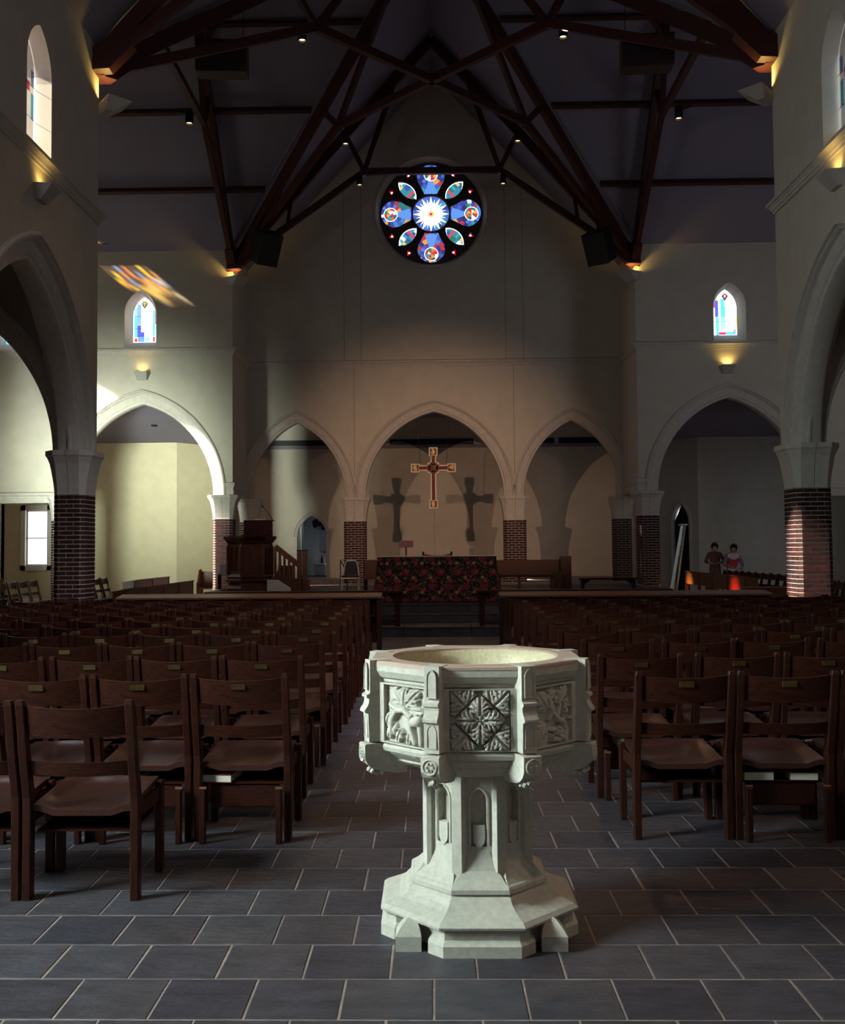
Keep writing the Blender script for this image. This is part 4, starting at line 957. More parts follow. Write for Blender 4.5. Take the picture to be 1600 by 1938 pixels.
# carved panels: height field of leaves in a sunk square
def leaf_h(x, y, bx, by, tx, ty, wid, h, lob=4):
    ax, ay = tx-bx, ty-by; L = math.hypot(ax, ay); ux, uy = ax/L, ay/L
    u = ((x-bx)*ux+(y-by)*uy)/L; v = (-(x-bx)*uy+(y-by)*ux)
    if u <= 0 or u >= 1.03: return 0
    w = wid*math.sin(PI*min(1, u)**.85)**.75*(.60+.46*abs(math.sin(lob*PI*u))**.8)
    if u > 1 or w < 1e-5 or abs(v) >= w: return 0
    e = abs(v)/w
    g = h*(1-e**3)**.6*(.75+.35*math.sin(PI*u))
    g -= h*.45*math.exp(-(v/.0028)**2)                                   # midrib groove
    g -= h*.55*max(0, math.cos(lob*2*PI*(u-.30*e)))**6*e                   # veins between lobes
    g += h*.25*e*e
    return max(g, 0)
def carve(kind):
    N = 84; hs = .106; f = []
    if kind == 0:
        lv = []
        for a in range(4):
            c, s = math.cos(a*PI/2), math.sin(a*PI/2)
            lv.append((.008*c, .008*s, .088*c, .088*s, .044, .034, 5))
            c, s = math.cos(a*PI/2+PI/4), math.sin(a*PI/2+PI/4)
            bx, by = .058*c, .058*s
            lv.append((bx, by, .152*c, .152*s, .046, .028, 5))
            for sg in (-1, 1):
                d = a*PI/2+PI/4+sg*.95; lv.append((bx, by, bx+.080*math.cos(d), by+.080*math.sin(d), .030, .026, 4))
    elif kind == 1:
        lv = [(.0, .03, -.06, .10, .034, .022, 4), (.0, .03, .01, .108, .030, .024, 4), (.0, .03, .075, .095, .034, .022, 4), (-.01, .02, -.095, .035, .026, .018, 3), (.02, .02, .10, .02, .026, .02, 3),
              (-.05, -.03, -.098, -.095, .028, .018, 3), (-.02, -.05, -.04, -.105, .022, .02, 3), (.03, -.05, .015, -.108, .022, .018, 3), (-.085, .0, -.10, -.05, .022, .016, 3)]
    else:
        lv = [(-.03, .02, -.095, .09, .040, .020, 4), (.02, .04, .085, .10, .036, .020, 4), (-.05, -.02, -.095, -.09, .038, .022, 4), (-.02, .06, .0, .107, .024, .02, 3), (.03, -.06, .095, -.10, .024, .016, 3), (.06, .05, .10, .02, .022, .018, 3)]
    tubes = []
    if kind == 1:
        tubes = [([(-.075, -.07), (-.07, -.02), (-.045, .012), (-.005, .018), (.025, -.005), (.03, -.05), (.05, -.095)], .012), ([(.06, .0), (.078, -.04), (.082, -.095)], .011), ([(.05, -.02), (.072, -.015)], .02)]
    if kind == 2:
        tubes = [([(-.02, .06), (.0, .01), (.03, -.02), (.06, -.03), (.08, -.06), (.075, -.10)], .011), ([(.03, -.02), (.045, .03), (.03, .06)], .008), ([(.0, .01), (-.02, -.015)], .008)]
    gr = []
    if kind == 2:
        q = random.Random(5)
        for cx_, cy_, n_ in ((.02, -.075, 16), (.0, .055, 11), (.085, .005, 9)):
            for i in range(n_): gr.append((cx_+q.uniform(-.022, .022), cy_+q.uniform(-.028, .028), .0085))
    def H(x, y):
        h = -.004+.002*math.sin(90*x+3*math.sin(60*y))
        for l in lv: h = max(h, leaf_h(x, y, *l))
        for pts, r in tubes:
            for i in range(len(pts)-1):
                a, b = pts[i], pts[i+1]; dx, dy = b[0]-a[0], b[1]-a[1]; t = max(0, min(1, ((x-a[0])*dx+(y-a[1])*dy)/(dx*dx+dy*dy)))
                d = math.hypot(x-a[0]-t*dx, y-a[1]-t*dy)
                if d < r: h = max(h, .008+1.3*math.sqrt(r*r-d*d))
        for gx_, gy_, r in gr:
            d = math.hypot(x-gx_, y-gy_)
            if d < r: h = max(h, .012+math.sqrt(r*r-d*d)*1.2)
        if kind == 0:
            d = math.hypot(x, y)
            if d < .016: h = max(h, .020+.010*abs(math.cos(2*math.atan2(y, x))))
            e = abs(abs(x)+abs(y)-.098)                                      # the diamond frame's groove
            if e < .0045: h = min(h, .004)
        return h
    vs = []; fs = []
    for j in range(N+1):
        for i in range(N+1):
            x = -hs+2*hs*i/N; y = -hs+2*hs*j/N; vs.append((x, -H(x, y) if 0 < i < N and 0 < j < N else 0, y))
    for j in range(N):
        for i in range(N): a = j*(N+1)+i; fs.append((a, a+1, a+N+2, a+N+1))
    return vs, fs
cp = []
for k in range(3):
    vs, fs = carve(k); o = MB().add(vs, fs).build('carved_panel', M['stone'], font, True, False); cp.append(o)
    a = (0, -PI/4, PI/4)[k]; o.rotation_euler = (0, 0, a); d = Vector((math.sin(a), -math.cos(a), 0))*(PA+.0015); o.location = (d.x, d.y, .832)
for k in range(5):
    o = cp[k % 3].copy(); COL.objects.link(o); a = PI/2+k*PI/4; d = Vector((math.sin(a), -math.cos(a), 0))*(PA+.0015); o.rotation_euler = (0, 0, a); o.location = (d.x, d.y, .832)
for k in range(8):
    T = Matrix.Rotation(k*PI/4, 4, 'Z'); P = lambda u, v, w, T=T: T @ Vector((u, -PA-w, v))
    MB().prism([[(-.15, .722), (.15, .722), (.15, .942), (-.15, .942)], [(-.107, .727), (.107, .727), (.107, .937), (-.107, .937)]], P, .022).build('panel_frame', M['stone'], font)
# ------------------------------------------------------------------ oak chairs
CHW = .485
def rake(z): return 0 if z < .42 else -.093*(z-.42)/.415
def make_chair():
    t = thing('oak_chair', 'x', 'chair', (0, 0, 0), 0, 'oak chairs of the nave')
    pw = .036
    for sx in (-1, 1):
        xs = sx*(CHW/2-pw/2); b = MB(); rings = []
        for z, dx, y0, y1 in ((0, .0, -.002, .042), (.30, 0, -.004, .044), (.42, 0, -.005, .046), (.60, 0, rake(.60)-.010, rake(.60)+.034), (.70, 0, rake(.70)-.004, rake(.70)+.034), (.815, 0, rake(.815)-.002, rake(.815)+.030), (.833, .004, rake(.833)+.003, rake(.833)+.025)):
            w = pw/2-dx; rings.append([Vector((xs+a, y, z)) for a, y in ((-w, y0+.004), (-w+.004, y0), (w-.004, y0), (w, y0+.004), (w, y1), (-w, y1))])
        b.loft(rings); b.build('back_post', M['woodv'], t)
        f = MB(); f.bbox(sx*(CHW/2-.002)-(.034 if sx > 0 else 0), sx*(CHW/2-.002)+(.034 if sx < 0 else 0), .372, .412, 0, .405, .003); f.build('front_leg', M['woodv'], t)
        s = MB().bbox(sx*.214-.011, sx*.214+.011, .044, .374, .315, .375, .003); s.build('side_rail', M['wood'], t)
    def bow(z0, z1, dep, th, name, m, n=10, crown=0):
        xh = CHW/2-pw+.004; b = MB(); rings = []
        for i in range(n+1):
            x = -xh+2*xh*i/n; c = 1-(x/xh)**2; yb = -dep*c
            q = []
            for z, dy in ((z0, 0), (z0, th), (z1, th), (z1+.0, 0)):
                q.append(Vector((x, rake(z)+.012+yb+dy, z-crown*c)))
            rings.append(q)
        b.loft(rings); return b.build(name, m, t, .5)
    bow(.690, .812, .034, .015, 'backrest', M['woodx'], 12, .012)
    bow(.520, .578, .030, .014, 'lower_rail', M['woodx'], 10, .005)
    # saddle seat
    N, K = 14, 12; top = []; xh = .2095
    def zt(u, v):
        z = .386+.030*v
        d = 1-((u*1.12)**2)**1.4-((v-.42)*1.75)**4
        if d > 0: z -= .019*min(1, d*2.6)
        z += .005*math.exp(-(u*3)**2)*max(0, v-.5)**2*4
        return z
    vs = []; fs = []
    for j in range(K+1):
        for i in range(N+1):
            u, v = -1+2*i/N, j/K; vs.append((u*xh, .022+.40*v, zt(u, v)))
    n0 = len(vs); vs += [(x, y, z-.026 if True else 0) for x, y, z in vs]
    for j in range(K):
        for i in range(N):
            a = j*(N+1)+i; fs.append((a, a+1, a+N+2, a+N+1)); fs.append((n0+a, n0+a+N+1, n0+a+N+2, n0+a+1))
    for i in range(N): fs.append((i, n0+i, n0+i+1, i+1)); a = K*(N+1)+i; fs.append((a, a+1, n0+a+1, n0+a))
    for j in range(K): a = j*(N+1); fs.append((a, a+N+1, n0+a+N+1, n0+a)); a += N; fs.append((a, n0+a, n0+a+N+1, a+N+1))
    MB().add(vs, fs).build('seat', M['seat'], t, 1.0)
    r = MB().box(-.203, .203, .06, .372, .268, .276).box(-.203, .203, .364, .372, .276, .37); r.build('book_rack', M['wood'], t)
    return t
chair0 = make_chair()
def make_extra():
    """kneeler hung on the back legs and brass name plate, for all but the chairs nearest the camera"""
    t = chair0; k = MB().bbox(-.172, .172, .070, .092, .150, .262, .004); k.build('kneeler', M['woodx'], t)
    for sx in (-1, 1): MB().bbox(sx*.188-.014, sx*.188+.014, -.056, -.022, 0, .262, .003).build('kneeler_leg', M['woodv'], t)
    for sx in (-1, 1): MB().tube([(sx*.188-.016, -.038, .268), (sx*.188+.018, -.038, .268)], .0085, 8).build('hinge_pin', M['pew'], t)
    y = rake(.782)+.012-.034-.0035
    MB().bbox(-.036, .036, y-.0015, y+.004, .757, .787, .0012).build('name_plate', M['brass'], t)
make_extra()
ORD = 'first second third fourth fifth sixth seventh eighth ninth tenth eleventh twelfth'.split()
ROWY = [4.22, 5.07, 5.92, 6.82, 7.64, 8.40, 9.17, 9.92, 10.62, 11.35, 12.05, 12.75]
LEFT = [-1.297, -.785, -.820, -.795, -.795, -.785, -.80, -.80, -.81, -.80, -.82, -.90]
RIGHT = [None, .905, .860, .900, .850, .820, .805, .81, .80, .82, .81, .82]
q = random.Random(11); first = True; CH = {}
for r in range(12):
    for sd, st in ((-1, LEFT[r]), (1, RIGHT[r])):
        if st is None: continue
        e = abs(st); k = 0
        while e < min(5.0, .46*ROWY[r]+.25):
            w = CHW
            if sd > 0 and r == 2 and k == 1: e += .06
            if sd > 0 and r == 3 and k in (1, 3): e += .03
            if sd < 0 and r in (4, 6) and k == 3: e += .03
            x = sd*(e+w/2); e += w+q.uniform(.006, .016)
            lab = 'dark oak chair %s from the aisle, %s row from the camera, %s block' % (ORD[k], ORD[r], 'left' if sd < 0 else 'right')
            if r == 0: lab = ['front row dark oak chair without name plate nearest the camera on the left', 'dark oak chair cut by the left picture edge in the nearest row'][min(k, 1)]
            jx, jy, rz = q.uniform(-.003, .003), q.uniform(-.015, .015) if r > 1 else 0, q.uniform(-.012, .012) if r > 0 else 0
            c = dup(chair0, (x+jx, ROWY[r]+jy, 0), rz, lab, 'oak chairs left of the aisle' if sd < 0 else 'oak chairs right of the aisle', skip=('kneeler', 'kneeler_leg', 'hinge_pin', 'name_plate') if r == 0 else ('kneeler', 'kneeler_leg', 'hinge_pin') if (r, sd, k) == (1, 1, 0) else ())
            CH[(r, sd, k)] = c; k += 1
# transept chairs, facing the crossing
for i in range(5):
    dup(chair0, (-7.55, 21.0+i*.54, 0), -PI/2+q.uniform(-.05, .05), 'oak chair %s from the camera in the short row right of the big left pier' % ORD[i], 'chairs in the left transept', skip=('kneeler', 'kneeler_leg', 'hinge_pin', 'name_plate', 'book_rack'))
for i in range(7):
    dup(chair0, (-8.6, 18.4+i*.54, 0), -PI/2+q.uniform(-.05, .05), 'oak chair %s from the camera in the inner row left of the big left pier' % ORD[i], 'chairs in the left transept', skip=('kneeler', 'kneeler_leg', 'hinge_pin', 'name_plate', 'book_rack'))
for i in range(6):
    dup(chair0, (-9.9, 20.2+i*.54, 0), -PI/2+q.uniform(-.05, .05), 'oak chair %s from the camera in the outer row left of the big left pier' % ORD[i], 'chairs in the left transept', skip=('kneeler', 'kneeler_leg', 'hinge_pin', 'name_plate', 'book_rack'))
for i in range(11):
    dup(chair0, (7.35, 20.9+i*.52, 0), PI/2+q.uniform(-.06, .06), 'oak chair %s from the camera in the row behind the right choir stall' % ORD[i], 'chairs in the right transept', skip=('kneeler', 'kneeler_leg', 'hinge_pin', 'name_plate', 'book_rack'))
for i in range(3):
    dup(chair0, (6.75+.06*i, 16.9+i*.55, 0), PI/2+.1, 'oak chair %s from the camera beyond the right nave pier' % ORD[i], 'chairs beyond the right pier', skip=('kneeler', 'kneeler_leg', 'hinge_pin', 'name_plate'))
for ch in list(chair0.children): bpy.data.objects.remove(ch)
bpy.data.objects.remove(chair0)
# books in the racks under the seats
def book(x, y, z, w, d, h, m, label, rz=0):
    t = thing('book', label, 'book', (x, y, z), rz, 'hymn books in the chair racks')
    MB().box(-w/2+.003, w/2-.003, -d/2+.003, d/2, .003, h-.003).build('pages', M['page'], t)
    MB().box(-w/2, w/2, -d/2, d/2+.003, 0, .003).box(-w/2, w/2, -d/2, d/2+.003, h-.003, h).box(-w/2, w/2, d/2, d/2+.003, 0, h).build('cover', M[m], t)
RZ0 = .276
book(-1.155, 5.22, RZ0, .150, .20, .040, 'maroon', 'maroon hymn book under the aisle seat of the second row, left of the aisle', -.10)
book(-1.62, 5.22, RZ0, .145, .20, .038, 'navy', 'dark hymn book under the second seat from the aisle, second row left')
book(-2.16, 5.24, RZ0, .14, .20, .036, 'maroon', 'hymn book under the third seat from the aisle, second row left')
book(1.535, 5.22, RZ0, .150, .20, .045, 'navy', 'navy covered book at left under the second seat of the nearest right row', .02)
book(1.765, 5.22, RZ0, .138, .20, .040, 'maroon', 'red covered book at right under the second seat of the nearest right row', -.06)
book(1.02, 6.08, RZ0, .06, .20, .055, 'navy', 'book standing pale under the aisle seat of the third row, right of the aisle')
book(1.60, 6.10, RZ0, .14, .20, .040, 'maroon', 'hymn book under the second seat from the aisle, third row right')
book(2.12, 6.10, RZ0, .14, .20, .040, 'navy', 'hymn book under the third seat from the aisle, third row right')
# ------------------------------------------------------------------ rails before the chancel
def front_rail(x0, x1, label):
    t = thing('book_rail', label, 'rail', ((x0+x1)/2, 14.1, 0)); h = (x1-x0)/2
    b = MB(); b.loft([[Vector((sx*h, y, z)) for y, z in ((-.02, .755), (.33, .795), (.33, .820), (-.02, .780))] for sx in (-1, 1)]); b.build('desk_top', M['pew'], t)
    MB().box(-h+.03, h-.03, .28, .30, .12, .79).build('front_panel', M['woodx'], t)
    MB().box(-h+.03, h-.03, .05, .28, .50, .52).build('shelf', M['woodx'], t)
    n = max(2, round(2*h/1.2))
    for i in range(n+1):
        x = -h+.04+(2*h-.08)*i/n; MB().bbox(x-.03, x+.03, .02, .08, 0, .757, .004).build('leg', M['woodv'], t); MB().bbox(x-.03, x+.03, .23, .31, 0, .785, .004).build('leg', M['woodv'], t)
front_rail(-4.50, -.79, 'long low oak book rail in front of the left chair rows')
front_rail(.85, 4.60, 'long low oak book rail in front of the right chair rows')
def comm_rail(sx, x0, x1, label):
    t = thing('altar_rail', label, 'rail', (0, 16.78, .165))
    a, c = sx*x0, sx*x1; lo, hi = min(a, c), max(a, c)
    MB().bbox(lo, hi, -.11, .11, .535, .585, .012).build('top_rail', M['wood'], t)
    MB().bbox(sx*x1-.11 if sx > 0 else sx*x1, sx*x1 if sx > 0 else sx*x1+.11, .11, 1.25, .535, .585, .012).build('return_rail', M['wood'], t)
    MB().bbox(lo+.05, hi-.05, -.03, .03, .02, .065, .004).build('bottom_rail', M['woodx'], t)
    n = 3
    for i in range(n+1):
        x = a+sx*.07+(c-a-sx*.14)*i/n
        b = MB(); b.bbox(x-.04, x+.04, -.045, .045, 0, .54, .006); b.build('post', M['woodv'], t)
        b = MB()
        for s2 in (-1, 1):
            b.prism([[(0, 0), (.13, 0), (.13, -.02), (.05, -.07), (.02, -.14), (0, -.14)]], lambda u, v, w, x=x, s2=s2: Vector((x+s2*(.04+u), w-.02, .535+v)), .04)
        b.build('bracket', M['woodx'], t)
comm_rail(-1, .59, 3.85, 'dark wooden altar rail left of the altar steps')
comm_rail(1, .66, 3.85, 'dark wooden altar rail right of the altar steps')
# ------------------------------------------------------------------ altar with its coverings
al = thing('altar', 'altar table hidden under a dark floral frontal', 'altar', (0, 18.6, PL))
MB().bbox(-1.05, 1.05, -.36, .40, .76, .81, .006).build('table_top', M['pew'], al)
for sx in (-1, 1):
    for y in (-.30, .34): MB().bbox(sx*.98-.04, sx*.98+.04, y-.04, y+.04, 0, .76, .006).build('leg', M['pewv'], al)
b = MB(); n = 24; rings = []
def drape(zf):
    """one level of the cloth: front flat, sides flaring into folds towards the floor"""
    k = 1-zf; pts = [(-1.066-.02*k, -.40), (1.066+.02*k, -.40)]
    for i in range(1, 12):
        f = i/12; w = .10*k*(1-.25*math.cos(f*6*PI))*math.sin(PI*min(1, f*1.4+.1)) if f < .9 else .06*k; pts.append((1.066+w, -.40+.86*f))
    pts += [(1.066+.04*k, .46), (-1.066-.04*k, .46)]
    for i in range(11, 0, -1):
        f = i/12; w = .10*k*(1-.25*math.cos(f*6*PI))*math.sin(PI*min(1, f*1.4+.1)) if f < .9 else .06*k; pts.append((-1.066-w, -.40+.86*f))
    return pts
b.loft([[Vector((x, y, .012+.80*z)) for x, y in drape(z)] for z in (0, .33, .66, 1)], True, False)
b.add([Vector((x, y, .813)) for x, y in drape(1)], [tuple(range(len(drape(1))))])
fr_ = b.build('altar_frontal', M['floral'], None, False, True); fr_.location = (0, 18.6, PL)
tag(fr_, 'dark floral brocade altar cloth with rows of red flowers hanging to the floor', 'altar cloth')
ln_ = MB().bbox(-1.072, 1.072, -.405, .46, .815, .828, .003).build('altar_linen', M['linen']); ln_.location = (0, 18.6, PL)
tag(ln_, 'thin white linen laid along the top of the altar', 'altar cloth')
# ------------------------------------------------------------------ hanging cross
cr = thing('hanging_cross', 'red cross with cream edges and gold square ends hanging in the middle chancel arch', 'cross', (-.03, 28.95, 0))
def block(b, x, z, w, h, d): b.box(x-w/2, x+w/2, -d/2, d/2, z-h/2, z+h/2)
ZC, ZT, ZB, XL, XR = 3.735, 4.20, 2.70, -.515, .515
for nm, m_, g, dp in (('edge', 'cream', 0, .050), ('body', 'cross_red', .036, .062)):
    b = MB()
    for x, z, w, h in ((0, (ZT+ZB)/2, .165, ZT-ZB-.22), ((XL+XR)/2, ZC, XR-XL-.2, .165), (0, ZT, .25, .25), (0, ZB, .25, .25), (XL, ZC, .25, .25), (XR, ZC, .25, .25), (0, ZC, .32, .30)):
        block(b, x, z, w-2*g if (w > .17 and h < .17) is False else w, h-2*g if (h > .17 and w < .17) is False else h, dp) if False else block(b, x, z, (w-2*g) if w < .4 else w, (h-2*g) if h < .4 else h, dp)
    b.build(nm, M[m_], cr)
for x, z in ((0, ZT), (0, ZB), (XL, ZC), (XR, ZC)):
    b = MB(); q2 = random.Random(int(z*100+x*10))
    for i in range(7):
        bm = bmesh.new(); bmesh.ops.create_icosphere(bm, subdivisions=2, radius=.036+.018*q2.random())
        b.bm(bm, Matrix.Translation((x+q2.uniform(-.04, .04), -.032, z+q2.uniform(-.045, .045))) @ Matrix.Diagonal((1, .5, 1.1, 1)))
    b.build('gold_relief', M['gold'], cr, True)
b = MB()
for i in range(8):
    a = i*PI/4; T = Matrix.Translation((0, -.034, ZC)) @ Matrix.Rotation(a, 4, 'Y'); b.loft([[T @ Vector((s*w, y, r)) for s, y in ((-1, 0), (0, -.012), (1, 0))] for r, w in ((.015, .004), (.075, .014), (.095, .002))], True, True)
b.build('centre_rays', M['gold'], cr)
for sx in (-1, 1): MB().tube([(sx*.37, 0, ZC+.08), (sx*.52, .05, 5.9)], .006, 5).build('wire', M['black'], cr)
# ------------------------------------------------------------------ pulpit with stair
pu = thing('pulpit', 'carved dark oak pulpit with arched panels in front of the left chancel pier', 'pulpit', (-4.22, 23.0, PL)); pu.scale = (.87, .87, 1)
def octp(r, z, n=6, ph=0): return [Vector((r*math.cos(2*PI*k/n+ph), r*math.sin(2*PI*k/n+ph), z)) for k in range(n)]
PH = -PI/2+PI/6+.28
for nm, pr in (('base', [(.60, 0), (.60, .10), (.56, .14), (.54, .16), (.54, .24)]), ('floor_moulding', [(.54, .22), (.60, .25), (.62, .29), (.58, .32), (.61, .36), (.57, .40), (.54, .44)]), ('cornice', [(.56, 1.10), (.60, 1.13), (.62, 1.16), (.67, 1.20), (.69, 1.24), (.69, 1.27), (.5, 1.27)])):
    MB().loft([octp(r, z, 6, PH) for r, z in pr]).build(nm, M['pewv'], pu)
MB().loft([octp(.53, .40, 6, PH), octp(.53, 1.12, 6, PH)]).build('body', M['pewv'], pu)
for k in range(6):
    a = PH+2*PI*k/6; c = Vector((.56*math.cos(a), .56*math.sin(a), 0))
    MB().loft([[c+Vector((.05*math.cos(a+o), .05*math.sin(a+o), z)) for o in (0, PI/2, PI, 3*PI/2)] for z in (.40, 1.02)]+[[c*.97+Vector((.02*math.cos(a+o), .02*math.sin(a+o), 1.12)) for o in (0, PI/2, PI, 3*PI/2)]]).build('buttress', M['pewv'], pu)
    am = a+PI/6; d = Vector((math.cos(am), math.sin(am), 0)); t_ = Vector((-d.y, d.x, 0)); ap_ = .53*math.cos(PI/6)
    P = lambda u, v, w, d=d, t_=t_, ap_=ap_: d*(ap_+w)+t_*u+Vector((0, 0, v))
    fr = [(-.22, .44), (.22, .44), (.22, 1.09), (-.22, 1.09)]
    MB().prism([fr, lancet(.085, .12, .50, .90, 0, 5, -.10), lancet(.085, .12, .50, .90, 0, 5, .10)], P, .03).build('panel_tracery', M['pewv'], pu)
# book rest, hanging cloth and microphone
MB().bbox(-.02, .62, -.66, -.30, 1.27, 1.60, .01).build('book_rest', M['pewv'], pu)
pf_ = MB(); pf_.box(-.02, .62, -.69, -.675, 1.24, 1.615).box(-.02, .62, -.675, -.36, 1.603, 1.618)
o = pf_.build('pulpit_fall', mat('fall_cloth', (.060, .016, .028), .9, .3, 22, 0, 60, .2, 0, None, (.012, .012, .016))); o.location = (-4.22, 23.0, PL); tag(o, 'dark floral cloth hanging over the pulpit book rest', 'cloth')
o = MB().bbox(.22, .45, -.66, -.42, 1.62, 1.645, .003).build('open_book', M['page']); o.location = (-4.22, 23.0, PL); tag(o, 'white open book lying on top of the pulpit', 'book')
mi = thing('microphone', 'thin gooseneck microphone rising from the pulpit', 'microphone', (-3.62, 22.5, PL+1.62))
MB().tube([(0, 0, 0), (-.05, 0, .08), (-.14, 0, .20), (-.22, 0, .29)], .008, 6).build('gooseneck', M['black'], mi)
MB().tube([(-.22, 0, .29), (-.25, 0, .335)], [.012, .018], 8).build('capsule', M['black'], mi)
st_ = thing('pulpit_stair', 'sloping dark oak stair rail with slots right of the pulpit', 'stair rail', (0, 22.7, PL))
A = Vector((-3.60, 0, 1.03)); B_ = Vector((-3.08, 0, .62))
MB().beam(A, B_, .06, .12).build('handrail', M['pewv'], st_)
MB().beam(A-Vector((0, 0, .62)), B_-Vector((0, 0, .55)), .05, .22).build('string_board', M['pewv'], st_)
for i in range(6):
    p = A.lerp(B_, i/5); MB().box(p.x-.028, p.x+.028, -.02, .02, p.z-.62, p.z).build('baluster', M['pewv'], st_)
for x in (-3.06, -2.93):
    b = MB(); b.bbox(x-.048, x+.048, -.05, .05, 0, .93, .006); b.bbox(x-.058, x+.058, -.06, .06, .93, .96, .01); b.build('newel_post', M['pewv'], st_)
b = MB(); b.box(-3.55, -2.9, .1, .7, 0, .30); b.box(-3.55, -3.25, .1, .7, .3, .6); b.build('steps', M['pew'], st_)
o = MB().prism([[(0, 0), (.52, 0), (.52, .12), (.24, .30), (0, .30)]], lambda u, v, w: Vector((-3.72+u, 22.3+w, PL+v)), .03).build('white_board', M['white'])
tag(o, 'white board with a sloping corner standing below the pulpit stair', 'board')
rb = thing('reading_stand', 'slim reading stand with tilted board in front of the pulpit', 'stand', (-3.99, 18.6, .475))
MB().bbox(-.03, .03, -.03, .03, 0, .52, .004).build('post', M['woodv'], rb)
MB().bbox(-.055, .055, -.015, .015, .50, .70, .004, Matrix.Translation((0, 0, 0)) @ Matrix.Rotation(.1, 4, 'Y')).build('board', M['alu'], rb)
# ------------------------------------------------------------------ chancel furniture
sb = thing('sedilia_bench', 'dark wooden bench with tall carved end right of the altar', 'bench', (2.05, 21.0, PL))
MB().bbox(-.80, .56, .22, .26, .40, .71, .004).build('backboard', M['pew'], sb)
MB().bbox(-.80, .56, -.20, .24, .36, .40, .004).build('seat', M['woodx'], sb)
e = MB(); e.bbox(.52, .75, .10, .30, 0, .78, .006); e.build('tall_end', M['pewv'], sb)
MB().bbox(.335, .51, -.24, -.18, 0, .47, .006).build('arm_end', M['pewv'], sb)
for x0, x1, z1 in ((.545, .725, .70), (.355, .49, .42)):
    y = .10 if x0 > .5 else -.24
    MB().prism([[(x0, .05), (x1, .05), (x1, z1), (x0, z1)]]+[lancet((x1-x0)*.19, .08, .10, z1-.16, 0, 5, x0+(x1-x0)*f) for f in (.28, .72)], lambda u, v, w, y=y: Vector((u, y-w, v)), .015).build('end_tracery', M['pewv'], sb)
for x in (-.76, -.36, .30): MB().bbox(x-.03, x+.03, -.18, -.12, 0, .36, .004).build('leg', M['pew'], sb)
bl = thing('small_bench', 'brown wooden bench end with gilt top edge left of the altar', 'bench', (-1.32, 21.2, PL))
MB().bbox(-.17, .30, .0, .04, .38, .71, .006).build('backboard', M['pew'], bl)
MB().bbox(-.17, .30, -.3, .02, .34, .38, .004).build('seat', M['pew'], bl)
MB().bbox(-.17, .30, -.01, .05, .71, .735, .006).build('gilt_rail', M['brass'], bl)
for x in (-.14, .26):
    for y in (-.26, 0): MB().bbox(x-.025, x+.025, y-.025, y+.025, 0, .36, .004).build('leg', M['woodv'], bl)
sc_ = thing('stacking_chair', 'bright tube framed chair with black seat beside the left brick column', 'chair', (-1.845, 22.0, PL))
MB().tube([(-.17, 0, .36), (-.155, .04, .50), (-.115, .08, .68), (-.08, .085, .71), (.08, .085, .71), (.115, .08, .68), (.155, .04, .50), (.17, 0, .36)], .016, 8).build('back_frame', M['steelbright'], sc_)
MB().loft([[Vector((x*w, y, z)) for x, y in ((-1, -.012), (1, -.012), (1, .012), (-1, .012))] for w, y0, z in ((.145, 0, .42), (.13, .04, .56), (.10, .07, .69))]).build('back_pad', M['vinyl'], sc_)
MB().bbox(-.18, .18, -.36, 0, .345, .40, .015).build('seat', M['vinyl'], sc_)
MB().tube([(-.18, 0, .34), (-.185, -.36, .34), (.185, -.36, .34), (.18, 0, .34)], .015, 8).build('seat_frame', M['steelbright'], sc_)
for sx in (-1, 1):
    MB().tube([(sx*.175, 0, .35), (sx*.185, .06, 0)], .013, 8).build('leg', M['steelbright'], sc_); MB().tube([(sx*.18, -.34, .34), (sx*.19, -.36, 0)], .013, 8).build('leg', M['steelbright'], sc_)
ir = thing('iron_rail', 'thin black iron handrail beside the chancel doorway', 'handrail', (-2.1, 22.6, PL))
MB().tube([(-.03, 0, 0), (-.03, 0, .72), (.50, 0, .72), (.50, 0, 0)], .014, 6).build('frame', M['black'], ir)
MB().tube([(-.02, 0, .70), (.12, 0, .44), (.12, 0, 0)], .014, 6).build('brace', M['black'], ir)
bc = thing('clergy_chair', 'chair back with curved red top rail just showing over the altar', 'chair', (.02, 20.2, PL))
for sx in (-1, 1): MB().bbox(sx*.28-.02, sx*.28+.02, -.02, .02, 0, .90, .006).build('back_post', M['woodv'], bc)
MB().tube([(-.28, 0, .83), (-.1, .02, .80), (.1, .02, .80), (.28, 0, .83)], .03, 6).build('top_rail', M['cross_red'], bc)
MB().bbox(-.3, .3, -.45, .02, .42, .46, .01).build('seat', M['pew'], bc)
for sx in (-1, 1): MB().bbox(sx*.27-.02, sx*.27+.02, -.44, -.40, 0, .42, .006).build('front_leg', M['woodv'], bc)
ms = thing('music_stand', 'plum coloured music stand behind the altar on the left', 'stand', (-.70, 24.0, PL))
MB().bbox(-.17, .17, -.01, .01, 1.0, 1.16, .004, Matrix.Rotation(-.12, 4, 'X')).build('desk', M['plum'], ms)
MB().tube([(0, 0, 0), (0, 0, 1.02)], .02, 8).build('stem', M['plum'], ms)
MB().lathe([(.0, 0), (.18, 0), (.17, .02), (.03, .04)], n=16).build('foot', M['plum'], ms)
lb = thing('low_bench', 'low dark bench with bracketed legs at the right of the chancel', 'bench', (3.70, 22.0, PL))
MB().bbox(-.62, .62, -.12, .16, .26, .30, .008).build('top', M['wood'], lb)
for x in (-.55, .55):
    MB().bbox(x-.03, x+.03, -.08, .12, 0, .26, .004).build('leg', M['woodv'], lb)
    MB().prism([[(0, 0), (.16, 0), (.10, -.05), (.04, -.08), (0, -.14)]], lambda u, v, w, x=x: Vector((x-(.03+u)*(1 if x > 0 else -1), w, .26+v)), .03).build('bracket', M['woodx'], lb)
